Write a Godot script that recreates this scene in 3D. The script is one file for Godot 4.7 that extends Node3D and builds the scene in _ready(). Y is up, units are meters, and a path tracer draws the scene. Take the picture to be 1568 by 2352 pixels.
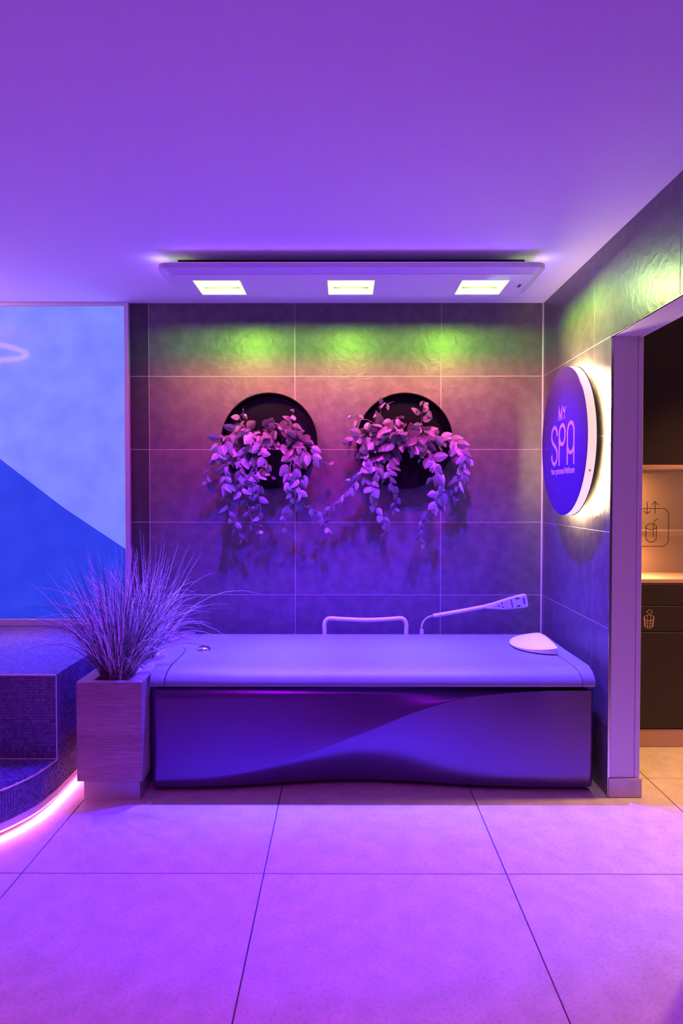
extends Node3D
# A spa corner at night: a water-massage bed under a colour-light panel, wall planters, a lit sign, a mosaic step.
# Units are metres, y is up, the floor is y = 0, the back wall is the plane z = BACK.

const EYE := 1.5658      # height of the camera
const BACK := -4.935     # tiled back wall
const RIGHT := 1.362     # tiled right wall
const CEIL := 2.869
const DOOR_FAR := -3.675 # far jamb of the doorway in the right wall
const DOOR_NEAR := -2.62
const DOOR_TOP := 2.366
const ROWS := [0.0, 0.371, 0.871, 1.371, 1.871, 2.371, 2.869]

var rng := RandomNumberGenerator.new()
var used := {}
var M := {}


# ------------------------------------------------------------------ mesh builder
class MB:
	var v := PackedVector3Array()
	var n := PackedVector3Array()
	var ix := PackedInt32Array()

	func tri(a: Vector3, b: Vector3, c: Vector3, out: Vector3) -> void:
		var m := (b - a).cross(c - a)
		if m.length_squared() < 1e-18:
			return
		if m.dot(out) > 0.0:
			var t := b
			b = c
			c = t
		else:
			m = -m
		m = m.normalized()
		var k := v.size()
		v.append_array([a, b, c])
		n.append_array([m, m, m])
		ix.append_array([k, k + 1, k + 2])

	func quad(a: Vector3, b: Vector3, c: Vector3, d: Vector3, out: Vector3) -> void:
		tri(a, b, c, out)
		tri(a, c, d, out)

	func grid(p: Array, flip := false, wrap := false) -> void:
		var rows := p.size()
		var cols: int = p[0].size()
		var base := v.size()
		var acc := PackedVector3Array()
		acc.resize(rows * cols)
		for r in rows:
			for c in cols:
				v.append(p[r][c])
		for r in rows - 1:
			for c in cols - 1:
				var a := r * cols + c
				var b := a + 1
				var d := a + cols
				var e := d + 1
				for t in [[a, b, e], [a, e, d]]:
					var m: Vector3 = (v[base + t[1]] - v[base + t[0]]).cross(v[base + t[2]] - v[base + t[0]])
					if flip:
						m = -m
					for q in t:
						acc[q] += m
					if flip:
						ix.append_array([base + t[0], base + t[1], base + t[2]])
					else:
						ix.append_array([base + t[0], base + t[2], base + t[1]])
		if wrap:
			for r in rows:
				var s := acc[r * cols] + acc[r * cols + cols - 1]
				acc[r * cols] = s
				acc[r * cols + cols - 1] = s
		for q in acc:
			n.append(q.normalized() if q.length_squared() > 0.0 else Vector3.UP)

	func box(c: Vector3, s: Vector3, b := 0.0) -> void:
		var h := s * 0.5
		b = minf(b, minf(h.x, minf(h.y, h.z)) * 0.9)
		var f := func(k: int, g: Vector3) -> Vector3:
			var q := (h - Vector3.ONE * b) * g
			q[k] = h[k] * g[k]
			return c + q
		for k in 3:
			var i := (k + 1) % 3
			var j := (k + 2) % 3
			for s1 in [-1.0, 1.0]:
				var o := Vector3.ZERO
				o[k] = s1
				var ring := []
				for e in [[-1.0, -1.0], [1.0, -1.0], [1.0, 1.0], [-1.0, 1.0]]:
					var g := o
					g[i] = e[0]
					g[j] = e[1]
					ring.append(f.call(k, g))
				quad(ring[0], ring[1], ring[2], ring[3], o)
				if b > 0.0:
					for s2 in [-1.0, 1.0]:
						var e1 := o
						e1[i] = s2
						e1[j] = -1.0
						var e2 := e1
						e2[j] = 1.0
						quad(f.call(k, e1), f.call(k, e2), f.call(i, e2), f.call(i, e1), e1 + e2)
		if b > 0.0:
			for x in [-1.0, 1.0]:
				for y in [-1.0, 1.0]:
					for z in [-1.0, 1.0]:
						var g := Vector3(x, y, z)
						tri(f.call(0, g), f.call(1, g), f.call(2, g), g)

	func span(a: Vector3, b: Vector3, bevel := 0.0) -> void:
		box((a + b) * 0.5, (b - a).abs(), bevel)

	func tube(path: PackedVector3Array, rad: Variant, sides := 8, caps := true, flat := 1.0) -> void:
		var rows := []
		var side := Vector3.ZERO
		for k in path.size():
			var d := path[mini(k + 1, path.size() - 1)] - path[maxi(k - 1, 0)]
			if d.length_squared() < 1e-14:
				d = Vector3.UP
			d = d.normalized()
			if side == Vector3.ZERO:
				side = d.cross(Vector3(0.13, 0.2, 0.97)).normalized()
				if side.length() < 0.5:
					side = Vector3.RIGHT
			side = (side - d * side.dot(d)).normalized()
			var up := d.cross(side)
			var r: float = rad if rad is float else rad[k]
			var ring := PackedVector3Array()
			for s in sides + 1:
				var a := TAU * s / sides
				ring.append(path[k] + side * cos(a) * r + up * sin(a) * r * flat)
			rows.append(ring)
		grid(rows, false, true)
		if caps:
			for e in [0, path.size() - 1]:
				var out := path[e] - path[1 if e == 0 else e - 1]
				for s in sides:
					tri(path[e], rows[e][s], rows[e][s + 1], out)

	# profile of (radius, height) pairs turned round the axis of xf's y
	func lathe(prof: Array, xf: Transform3D, sides := 48) -> void:
		var rows := []
		for q in prof:
			var ring := PackedVector3Array()
			for s in sides + 1:
				var a := TAU * s / sides
				ring.append(xf * Vector3(cos(a) * q[0], q[1], sin(a) * q[0]))
			rows.append(ring)
		grid(rows, true, true)

	# sharp-edged lathe: each profile segment is its own band
	func turned(prof: Array, xf: Transform3D, sides := 48) -> void:
		for k in prof.size() - 1:
			lathe([prof[k], prof[k + 1]], xf, sides)

	# outline in xf's xy plane pushed from z = 0 to z = depth, edges bevelled by b on the z = depth side
	func prism(poly: PackedVector2Array, xf: Transform3D, depth: float, b := 0.0) -> void:
		var mid := Vector2.ZERO
		for q in poly:
			mid += q / poly.size()
		var top := PackedVector2Array()
		for k in poly.size():
			var t := (poly[(k + 1) % poly.size()] - poly[k - 1]).normalized()
			var nn := Vector2(t.y, -t.x)
			if nn.dot(mid - poly[k]) < 0.0:
				nn = -nn
			top.append(poly[k] + nn * b)
		var sgn := signf(depth)
		var lo := func(q: Vector2) -> Vector3: return xf * Vector3(q.x, q.y, 0.0)
		var md := func(q: Vector2) -> Vector3: return xf * Vector3(q.x, q.y, depth - b * sgn)
		var hi := func(q: Vector2) -> Vector3: return xf * Vector3(q.x, q.y, depth)
		var zz := xf.basis.z * sgn
		var t := Geometry2D.triangulate_polygon(poly)
		for k in range(0, t.size(), 3):
			tri(lo.call(poly[t[k]]), lo.call(poly[t[k + 1]]), lo.call(poly[t[k + 2]]), -zz)
			tri(hi.call(top[t[k]]), hi.call(top[t[k + 1]]), hi.call(top[t[k + 2]]), zz)
		var cw := Geometry2D.is_polygon_clockwise(poly)
		for k in poly.size():
			var a := poly[k]
			var c := poly[(k + 1) % poly.size()]
			var ta := top[k]
			var tc := top[(k + 1) % poly.size()]
			var e := c - a
			var o2 := Vector2(-e.y, e.x) if cw else Vector2(e.y, -e.x)
			var o := xf.basis * Vector3(o2.x, o2.y, 0.0)
			quad(lo.call(a), lo.call(c), md.call(c), md.call(a), o)
			if b > 0.0:
				quad(md.call(a), md.call(c), hi.call(tc), hi.call(ta), o + zz * o.length())

	# a raised line of the given width along a path in xf's xy plane
	func ribbon(path: PackedVector2Array, xf: Transform3D, width: float, thick: float) -> void:
		var l := PackedVector2Array()
		var r := PackedVector2Array()
		var shut := path[0].distance_to(path[-1]) < 1e-5
		for k in path.size():
			var p0 := path[k - 1] if k > 0 else (path[path.size() - 2] if shut else path[0])
			var p1 := path[k + 1] if k < path.size() - 1 else (path[1] if shut else path[k])
			var a := (path[k] - p0).normalized()
			var b := (p1 - path[k]).normalized()
			var t := (a + b).normalized()
			if t == Vector2.ZERO:
				t = b
			var m := Vector2(-t.y, t.x)
			var w := width * 0.5 / maxf(0.4, absf(m.dot(Vector2(-b.y, b.x) if b != Vector2.ZERO else Vector2(-a.y, a.x))))
			l.append(path[k] + m * w)
			r.append(path[k] - m * w)
		for k in path.size() - 1:
			var at := func(q: Vector2, z: float) -> Vector3: return xf * Vector3(q.x, q.y, z)
			var o := (l[k] - r[k])
			var oo := xf.basis * Vector3(o.x, o.y, 0)
			quad(at.call(l[k], thick), at.call(l[k + 1], thick), at.call(r[k + 1], thick), at.call(r[k], thick), xf.basis.z)
			quad(at.call(l[k], 0), at.call(l[k + 1], 0), at.call(l[k + 1], thick), at.call(l[k], thick), oo)
			quad(at.call(r[k], 0), at.call(r[k + 1], 0), at.call(r[k + 1], thick), at.call(r[k], thick), -oo)

	func mesh() -> ArrayMesh:
		var a := []
		a.resize(Mesh.ARRAY_MAX)
		a[Mesh.ARRAY_VERTEX] = v
		a[Mesh.ARRAY_NORMAL] = n
		a[Mesh.ARRAY_INDEX] = ix
		var m := ArrayMesh.new()
		m.add_surface_from_arrays(Mesh.PRIMITIVE_TRIANGLES, a)
		return m


# ------------------------------------------------------------------ naming and placing
func numbered(called: String) -> String:
	if not used.has(called):
		used[called] = 0
		return called
	used[called] += 1
	return "%s_%03d" % [called, used[called]]


func tag(o: Node, label: String, category := "", group := "", kind := "") -> void:
	o.set_meta("label", label)
	if category:
		o.set_meta("category", category)
	if group:
		o.set_meta("group", group)
	if kind:
		o.set_meta("kind", kind)


# A thing: a Node3D at its base; part meshes are given in world coordinates.
func thing(called: String, label: String, category: String, at: Vector3, group := "") -> Node3D:
	var o := Node3D.new()
	o.name = numbered(called)
	add_child(o)
	o.position = at
	tag(o, label, category, group)
	return o


func part(parent: Node3D, called: String, shape: Variant, m: Material, label := "") -> MeshInstance3D:
	var o := MeshInstance3D.new()
	o.name = called
	o.mesh = shape.mesh() if shape is MB else shape
	o.material_override = m
	parent.add_child(o, true)
	var p := parent
	while p != self:
		o.position -= p.position
		p = p.get_parent()
	if label:
		o.set_meta("label", label)
	return o


# A piece of the setting, one mesh at top level.
func struct(called: String, shape: MB, m: Material, label: String) -> MeshInstance3D:
	var o := MeshInstance3D.new()
	o.name = numbered(called)
	o.mesh = shape.mesh()
	o.material_override = m
	add_child(o)
	tag(o, label, "", "", "structure")
	return o


func lin(r: float, g: float, b: float) -> Color:
	return Color(r, g, b).linear_to_srgb()


func mat(called: String, c: Color, rough := 0.5, metal := 0.0) -> StandardMaterial3D:
	var m := StandardMaterial3D.new()
	m.resource_name = called
	m.albedo_color = c
	m.roughness = rough
	m.metallic = metal
	M[called] = m
	return m


func glow(called: String, c: Color, energy: float) -> StandardMaterial3D:
	var m := mat(called, lin(0.5, 0.5, 0.5), 0.4)
	m.emission_enabled = true
	m.emission = c
	m.emission_energy_multiplier = energy
	return m


func spot(called: String, at: Vector3, towards: Vector3, c: Color, energy: float, half: float, blend: float, size: float) -> void:
	var l := SpotLight3D.new()
	l.name = numbered(called)
	add_child(l)
	l.look_at_from_position(at, at + towards, Vector3.RIGHT if absf(towards.normalized().y) > 0.9 else Vector3.UP)
	l.light_color = c
	l.light_energy = energy
	l.spot_angle = half
	l.spot_angle_attenuation = blend
	l.spot_range = 12.0
	l.spot_attenuation = 2.0
	l.light_size = size
	l.shadow_enabled = true


func omni(called: String, at: Vector3, c: Color, energy: float, size: float) -> void:
	var l := OmniLight3D.new()
	l.name = numbered(called)
	add_child(l)
	l.position = at
	l.light_color = c
	l.light_energy = energy
	l.omni_range = 12.0
	l.omni_attenuation = 2.0
	l.light_size = size
	l.shadow_enabled = true


func area(called: String, at: Vector3, towards: Vector3, c: Color, energy: float, size: Vector2) -> void:
	var l := AreaLight3D.new()
	l.name = numbered(called)
	add_child(l)
	l.look_at_from_position(at, at + towards, Vector3.RIGHT if absf(towards.normalized().y) > 0.9 else Vector3.UP)
	l.light_color = c
	l.light_energy = energy
	l.area_size = size
	l.area_range = 12.0
	l.area_attenuation = 2.0
	l.shadow_enabled = true


# A thin area light whose long side runs along a led strip.
func strip_light(called: String, at: Vector3, along: Vector3, towards: Vector3, c: Color, energy: float, size: Vector2) -> void:
	var l := AreaLight3D.new()
	l.name = numbered(called)
	add_child(l)
	var back := -towards.normalized()
	l.transform = Transform3D(Basis(along, back.cross(along).normalized(), back), at)
	l.light_color = c
	l.light_energy = energy
	l.area_size = size
	l.area_range = 12.0
	l.area_attenuation = 2.0
	l.shadow_enabled = true


func smooth(path: PackedVector3Array, each := 6) -> PackedVector3Array:
	var out := PackedVector3Array()
	for k in path.size() - 1:
		var a := path[maxi(k - 1, 0)]
		var d := path[mini(k + 2, path.size() - 1)]
		for s in each:
			out.append(path[k].cubic_interpolate(path[k + 1], a, d, float(s) / each))
	out.append(path[-1])
	return out


func smooth2(path: Array, each := 6) -> PackedVector2Array:
	var out := PackedVector2Array()
	for k in path.size() - 1:
		var a: Vector2 = path[maxi(k - 1, 0)]
		var b: Vector2 = path[k]
		for s in each:
			out.append(b.cubic_interpolate(path[k + 1], a, path[mini(k + 2, path.size() - 1)], float(s) / each))
	out.append(path[-1])
	return out


# ------------------------------------------------------------------ textures
func noise(kind: int, freq: float, octaves: int, s: int) -> FastNoiseLite:
	var f := FastNoiseLite.new()
	f.noise_type = kind
	f.frequency = freq
	f.fractal_octaves = octaves
	f.seed = s
	return f


func noise_tex(f: FastNoiseLite, a: Color, b: Color, lo := 0.25, hi := 0.75, side := 512) -> NoiseTexture2D:
	var t := NoiseTexture2D.new()
	t.width = side
	t.height = side
	t.seamless = true
	t.noise = f
	var g := Gradient.new()
	g.offsets = PackedFloat32Array([lo, hi])
	g.colors = PackedColorArray([a, b])
	t.color_ramp = g
	return t


func triplanar(m: StandardMaterial3D, scale: Vector3, world := true) -> void:
	m.uv1_triplanar = true
	m.uv1_world_triplanar = world
	m.uv1_scale = scale
	m.uv1_triplanar_sharpness = 8.0


# Long fibres along the image's x axis, with a few growth-ring waves and paler saw-mark patches.
func wood_image() -> ImageTexture:
	var w := 512
	var im := Image.create(w, w, false, Image.FORMAT_RGB8)
	var f1 := noise(FastNoiseLite.TYPE_SIMPLEX_SMOOTH, 0.02, 4, 11)
	var f2 := noise(FastNoiseLite.TYPE_SIMPLEX_SMOOTH, 0.008, 2, 5)
	var f3 := noise(FastNoiseLite.TYPE_SIMPLEX, 0.5, 2, 8)
	for y in w:
		for x in w:
			var band := floori(y / 85.4)
			var warp := f2.get_noise_2d(x, y * 2.0) * 12.0
			var fibre := f1.get_noise_2d(x * 0.22 + band * 140.0, y * 6.0 + warp * 2.0)
			var ring := sin((y + warp * 2.2) * 0.11) * 0.35
			var pore := f3.get_noise_2d(x * 0.12, y * 1.4)
			var k := clampf(0.62 + fibre * 0.42 + ring * 0.10 - maxf(0.0, pore - 0.15) * 0.6 + 0.10 * sin(band * 2.3), 0.0, 1.0)
			var saw := f2.get_noise_2d(x * 1.7 + 300.0, y * 4.0 + 90.0)
			if saw > 0.25 and (x % 9) < 2:
				k *= 0.86
			im.set_pixel(x, y, Color(0.44 + 0.29 * k, 0.37 + 0.25 * k, 0.385 + 0.26 * k))
	return ImageTexture.create_from_image(im)


func wood_relief() -> ImageTexture:
	var w := 256
	var im := Image.create(w, w, false, Image.FORMAT_L8)
	var f := noise(FastNoiseLite.TYPE_SIMPLEX, 0.3, 3, 21)
	for y in w:
		for x in w:
			var k := 0.5 + 0.5 * f.get_noise_2d(x * 0.08, y * 2.0)
			im.set_pixel(x, y, Color(k, k, k))
	return ImageTexture.create_from_image(im)


func materials() -> void:
	# stoneware wall tile: mid grey, trowelled, satin glaze
	var mottled := noise_tex(noise(FastNoiseLite.TYPE_SIMPLEX_SMOOTH, 0.012, 5, 3), Color(0.48, 0.465, 0.455), Color(0.56, 0.54, 0.525), 0.15, 0.85, 1024)
	var trowel := noise_tex(noise(FastNoiseLite.TYPE_SIMPLEX, 0.010, 5, 9), Color.BLACK, Color.WHITE, 0.1, 0.9, 1024)
	trowel.noise.domain_warp_enabled = true
	trowel.noise.domain_warp_amplitude = 60.0
	trowel.noise.domain_warp_frequency = 0.012
	trowel.noise.fractal_type = FastNoiseLite.FRACTAL_RIDGED
	for k in 3:
		var m := mat("wall_tile_%d" % k, Color.WHITE, 0.36)
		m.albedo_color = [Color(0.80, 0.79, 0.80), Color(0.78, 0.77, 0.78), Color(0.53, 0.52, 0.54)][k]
		m.albedo_texture = mottled
		triplanar(m, Vector3.ONE * 0.8)
		m.uv1_offset = Vector3(0.37, 0.21, 0.11) * k
		m.heightmap_enabled = true
		m.heightmap_texture = trowel
		m.heightmap_scale = 0.085
		m.metallic_specular = 0.45
	mat("wall_grout", lin(0.62, 0.58, 0.56), 0.7)
	# floor stoneware: pale greige, faint cloudy print and small pits
	var cloudy := noise_tex(noise(FastNoiseLite.TYPE_SIMPLEX_SMOOTH, 0.009, 6, 14), Color(0.755, 0.725, 0.69), Color(0.815, 0.785, 0.75), 0.15, 0.85, 1024)
	var pits := noise_tex(noise(FastNoiseLite.TYPE_SIMPLEX, 0.06, 4, 30), Color(0.93, 0.925, 0.925), Color.WHITE, 0.15, 0.45, 1024)
	for k in 2:
		var m := mat("floor_tile_%d" % k, Color.WHITE, 0.5)
		m.albedo_texture = cloudy
		triplanar(m, Vector3.ONE * 0.7)
		m.uv1_offset = Vector3(0.43, 0.0, 0.29) * k
		m.detail_enabled = true
		m.detail_albedo = pits
		m.detail_blend_mode = BaseMaterial3D.BLEND_MODE_MUL
		m.metallic_specular = 0.4
	mat("floor_grout", lin(0.10, 0.085, 0.09), 0.9)
	mat("ceiling_paint", lin(0.86, 0.85, 0.85), 0.85)
	mat("wall_paint", lin(0.62, 0.6, 0.6), 0.85)
	mat("door_paint", lin(0.60, 0.58, 0.60), 0.45)
	mat("steel", lin(0.62, 0.60, 0.58), 0.22, 1.0)
	mat("aluminium", lin(0.72, 0.70, 0.72), 0.42, 0.6)
	mat("white_plastic", lin(0.80, 0.80, 0.80), 0.35)
	var edge := mat("acrylic", lin(0.8, 0.79, 0.77), 0.4)
	edge.emission_enabled = true
	edge.emission = lin(1.0, 0.78, 0.45)
	edge.emission_energy_multiplier = 0.7
	mat("black_gloss", lin(0.004, 0.004, 0.005), 0.3).metallic_specular = 0.3
	mat("black_matt", lin(0.01, 0.01, 0.011), 0.7)
	mat("dark_print", lin(0.035, 0.03, 0.07), 0.5)
	var vinyl := mat("vinyl", lin(0.22, 0.21, 0.24), 0.5)
	vinyl.heightmap_enabled = true
	vinyl.heightmap_texture = noise_tex(noise(FastNoiseLite.TYPE_SIMPLEX, 0.12, 3, 40), Color.BLACK, Color.WHITE, 0.0, 1.0, 256)
	vinyl.heightmap_scale = 0.02
	triplanar(vinyl, Vector3.ONE * 4.0)
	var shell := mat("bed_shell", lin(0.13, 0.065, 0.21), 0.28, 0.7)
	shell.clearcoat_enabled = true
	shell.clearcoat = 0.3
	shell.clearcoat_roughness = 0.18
	mat("pillow_foam", lin(0.86, 0.87, 0.88), 0.5)
	var oak := mat("oak", Color.WHITE, 0.6)
	oak.albedo_texture = wood_image()
	oak.heightmap_enabled = true
	oak.heightmap_texture = wood_relief()
	oak.heightmap_scale = 0.06
	triplanar(oak, Vector3(1.6, 1.9, 1.6))
	mat("plinth_laminate", lin(0.36, 0.33, 0.36), 0.35, 0.3)
	mat("pot_white", lin(0.75, 0.74, 0.74), 0.4)
	mat("pebble", lin(0.72, 0.70, 0.68), 0.6).vertex_color_use_as_albedo = true
	mat("mosaic", lin(0.9, 0.9, 0.9), 0.2).vertex_color_use_as_albedo = true
	mat("mosaic_grout", lin(0.50, 0.42, 0.48), 0.85)
	for k in 3:
		var m := mat("leaf_%d" % k, [lin(0.11, 0.12, 0.10), lin(0.24, 0.25, 0.21), lin(0.42, 0.42, 0.39)][k], 0.30)
		m.backlight_enabled = true
		m.backlight = lin(0.12, 0.12, 0.08)
	mat("stem", lin(0.36, 0.30, 0.26), 0.6)
	mat("grass_lit", lin(0.88, 0.85, 0.80), 0.4)  # straw raised towards white, painting blades in lamplight
	mat("grass_shaded", lin(0.13, 0.09, 0.10), 0.5)  # dark tone paints the shade of blades inside the tuft
	mat("sign_face", lin(0.085, 0.022, 0.165), 0.2)
	mat("sign_letter", lin(0.86, 0.84, 0.86), 0.5)
	mat("cabinet_brown", lin(0.016, 0.010, 0.009), 0.5)
	mat("cabinet_niche", lin(0.20, 0.13, 0.09), 0.6)
	mat("cabinet_board", lin(0.46, 0.30, 0.24), 0.5)
	mat("icon_rose", lin(0.80, 0.52, 0.42), 0.5)
	var pane := mat("glass_pane", Color(0.9, 0.9, 0.9, 0.06), 0.03)
	pane.transparency = BaseMaterial3D.TRANSPARENCY_ALPHA


# ------------------------------------------------------------------ main
func _ready() -> void:
	rng.seed = 20240611
	var cam := Camera3D.new()
	cam.name = "camera"
	add_child(cam)
	cam.position = Vector3(0, EYE, 0)
	cam.rotation = Vector3(-0.0252, 0.0033, 0.0)
	cam.fov = 70.99
	cam.current = true

	var env := Environment.new()
	env.background_mode = Environment.BG_COLOR
	env.background_color = Color(0, 0, 0)
	env.tonemap_mode = Environment.TONE_MAPPER_LINEAR
	env.tonemap_exposure = 1.0
	env.sdfgi_enabled = true
	env.ssao_enabled = true
	env.ssil_enabled = true
	var we := WorldEnvironment.new()
	we.name = "environment"
	we.environment = env
	add_child(we)

	# The room's lighting behind and beside the camera: a flat violet ceiling lamp.
	area("violet_panel_light", Vector3(-0.4, 2.80, -0.3), Vector3(0, -1, 0), lin(0.60, 0.0, 1.0), 4.8, Vector2(1.8, 0.6))

	materials()
	shell_of_room()
	far_room()
	light_wall()
	platform()
	bed()
	colour_lamp()
	sign_disc()
	planter_box()
	wall_plants()
	room_lamps()


# ------------------------------------------------------------------ the room
func shell_of_room() -> void:
	# floor: a dark screed with square tiles on it, joints left open
	var b := MB.new()
	b.span(Vector3(-3.5, -0.12, -5.1), Vector3(3.7, -0.006, 2.4))
	var fl := struct("floor", b, M.floor_grout, "pale greige stoneware floor in large square tiles with thin dark joints")
	var g := 0.0024
	var shapes := {}
	for i in range(-4, 5):
		for j in range(-6, 3):
			var x0 := maxf(-0.330 + i, -3.5) + g
			var x1 := minf(-0.330 + i + 1.0, 3.7) - g
			var z0 := maxf(-2.923 + j + 1.0, -5.1) + g
			var z1 := minf(-2.923 + j + 2.0, 2.4) - g
			if x1 - x0 < 0.05 or z1 - z0 < 0.05:
				continue
			var key := "%.3f %.3f" % [x1 - x0, z1 - z0]
			if not shapes.has(key):
				var t := MB.new()
				t.box(Vector3(0, -0.004, 0), Vector3(x1 - x0, 0.008, z1 - z0), 0.0012)
				shapes[key] = t.mesh()
			var o := part(fl, "floor_tile", shapes[key], M["floor_tile_%d" % posmod(i * 3 + j, 2)])
			o.position = Vector3((x0 + x1) / 2, 0, (z0 + z1) / 2)

	b = MB.new()
	b.span(Vector3(-3.6, CEIL, -5.1), Vector3(3.8, CEIL + 0.12, 2.5))
	struct("ceiling", b, M.ceiling_paint, "smooth white painted ceiling washed in violet light")

	# back wall
	b = MB.new()
	b.span(Vector3(-3.5, 0, BACK - 0.16), Vector3(3.7, CEIL, BACK - 0.0010))
	var wb := struct("wall_back", b, M.wall_grout, "grey stoneware tiled back wall with pale grout lines")
	var xs := [-1.466, -1.335, -0.335, 0.665, RIGHT]
	for i in 4:
		for j in 6:
			var t := MB.new()
			t.span(Vector3(xs[i] + 0.0016, ROWS[j] + 0.0016, BACK - 0.011), Vector3(xs[i + 1] - 0.0016, ROWS[j + 1] - 0.0016, BACK), 0.0006)
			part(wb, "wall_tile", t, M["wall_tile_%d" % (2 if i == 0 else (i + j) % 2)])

	# right wall with the doorway
	b = MB.new()
	b.span(Vector3(RIGHT + 0.0010, 0, -5.1), Vector3(1.50, CEIL, DOOR_FAR - 0.02))
	b.span(Vector3(RIGHT + 0.0010, DOOR_TOP + 0.02, DOOR_FAR - 0.02), Vector3(1.50, CEIL, DOOR_NEAR + 0.02))
	b.span(Vector3(RIGHT + 0.0010, 0, DOOR_NEAR + 0.02), Vector3(1.50, CEIL, 2.4))
	var wr := struct("wall_right", b, M.wall_grout, "grey stoneware tiled side wall with a doorway in it")
	for i in 7:
		for j in 6:
			var z0 := BACK + i
			var z1 := minf(z0 + 1.0, 2.3)
			if j < 5:
				if z0 < DOOR_FAR and z1 > DOOR_FAR:
					z1 = DOOR_FAR - 0.004
				elif z0 < DOOR_NEAR and z1 > DOOR_NEAR:
					z0 = DOOR_NEAR + 0.004
			var t := MB.new()
			t.span(Vector3(RIGHT, ROWS[j] + 0.0016, z0 + 0.0016), Vector3(RIGHT + 0.011, ROWS[j + 1] - 0.0016, z1 - 0.0016), 0.001)
			part(wr, "wall_tile", t, M["wall_tile_%d" % ((i + j + 1) % 2)])

	# left and rear walls close the room
	b = MB.new()
	b.span(Vector3(-3.62, 0, -5.1), Vector3(-3.5, CEIL, 2.5))
	struct("wall_left", b, M.wall_paint, "plain painted side wall beyond the mosaic platform")
	b = MB.new()
	b.span(Vector3(-3.6, 0, 2.4), Vector3(3.8, CEIL, 2.52))
	struct("wall_front", b, M.wall_paint, "plain painted wall behind the viewer")

	# corner bead between the two tiled walls
	b = MB.new()
	b.tube(PackedVector3Array([Vector3(RIGHT - 0.004, 0, BACK + 0.004), Vector3(RIGHT - 0.004, CEIL, BACK + 0.004)]), 0.0065, 8)
	struct("trim_1", b, M.wall_grout, "pale silicone bead in the corner of the tiled walls")

	# door lining
	b = MB.new()
	b.span(Vector3(1.3735, 0.101, DOOR_FAR - 0.02), Vector3(1.497, DOOR_TOP, DOOR_FAR), 0.001)
	b.span(Vector3(1.3735, DOOR_TOP, DOOR_FAR - 0.02), Vector3(1.497, DOOR_TOP + 0.02, DOOR_NEAR + 0.02), 0.001)
	b.span(Vector3(1.3735, 0.0, DOOR_NEAR), Vector3(1.497, DOOR_TOP, DOOR_NEAR + 0.02), 0.001)
	var door := struct("door_1", b, M.door_paint, "white painted door lining in the tiled side wall")
	b = MB.new()
	b.span(Vector3(1.4985, 0.101, DOOR_FAR - 0.03), Vector3(1.5235, DOOR_TOP + 0.002, DOOR_FAR + 0.004), 0.002)
	b.span(Vector3(1.4985, DOOR_TOP - 0.002, DOOR_FAR - 0.03), Vector3(1.5235, DOOR_TOP + 0.03, DOOR_NEAR + 0.03), 0.002)
	part(door, "door_frame", b, M.door_paint)
	b = MB.new()
	b.span(Vector3(RIGHT - 0.0015, 0.0, DOOR_FAR - 0.006), Vector3(1.3725, DOOR_TOP, DOOR_FAR), 0.001)
	b.span(Vector3(RIGHT - 0.0015, DOOR_TOP, DOOR_FAR - 0.006), Vector3(1.3725, DOOR_TOP + 0.006, DOOR_NEAR + 0.01), 0.001)
	part(door, "edge_profile", b, M.steel, "polished steel tile edge profile")
	b = MB.new()
	b.span(Vector3(1.366, 0.001, DOOR_FAR - 0.02), Vector3(1.534, 0.1, DOOR_FAR + 0.010), 0.0015)
	struct("baseboard_right", b, M.floor_tile_1, "short greige tile skirting at the foot of the door lining")


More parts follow.
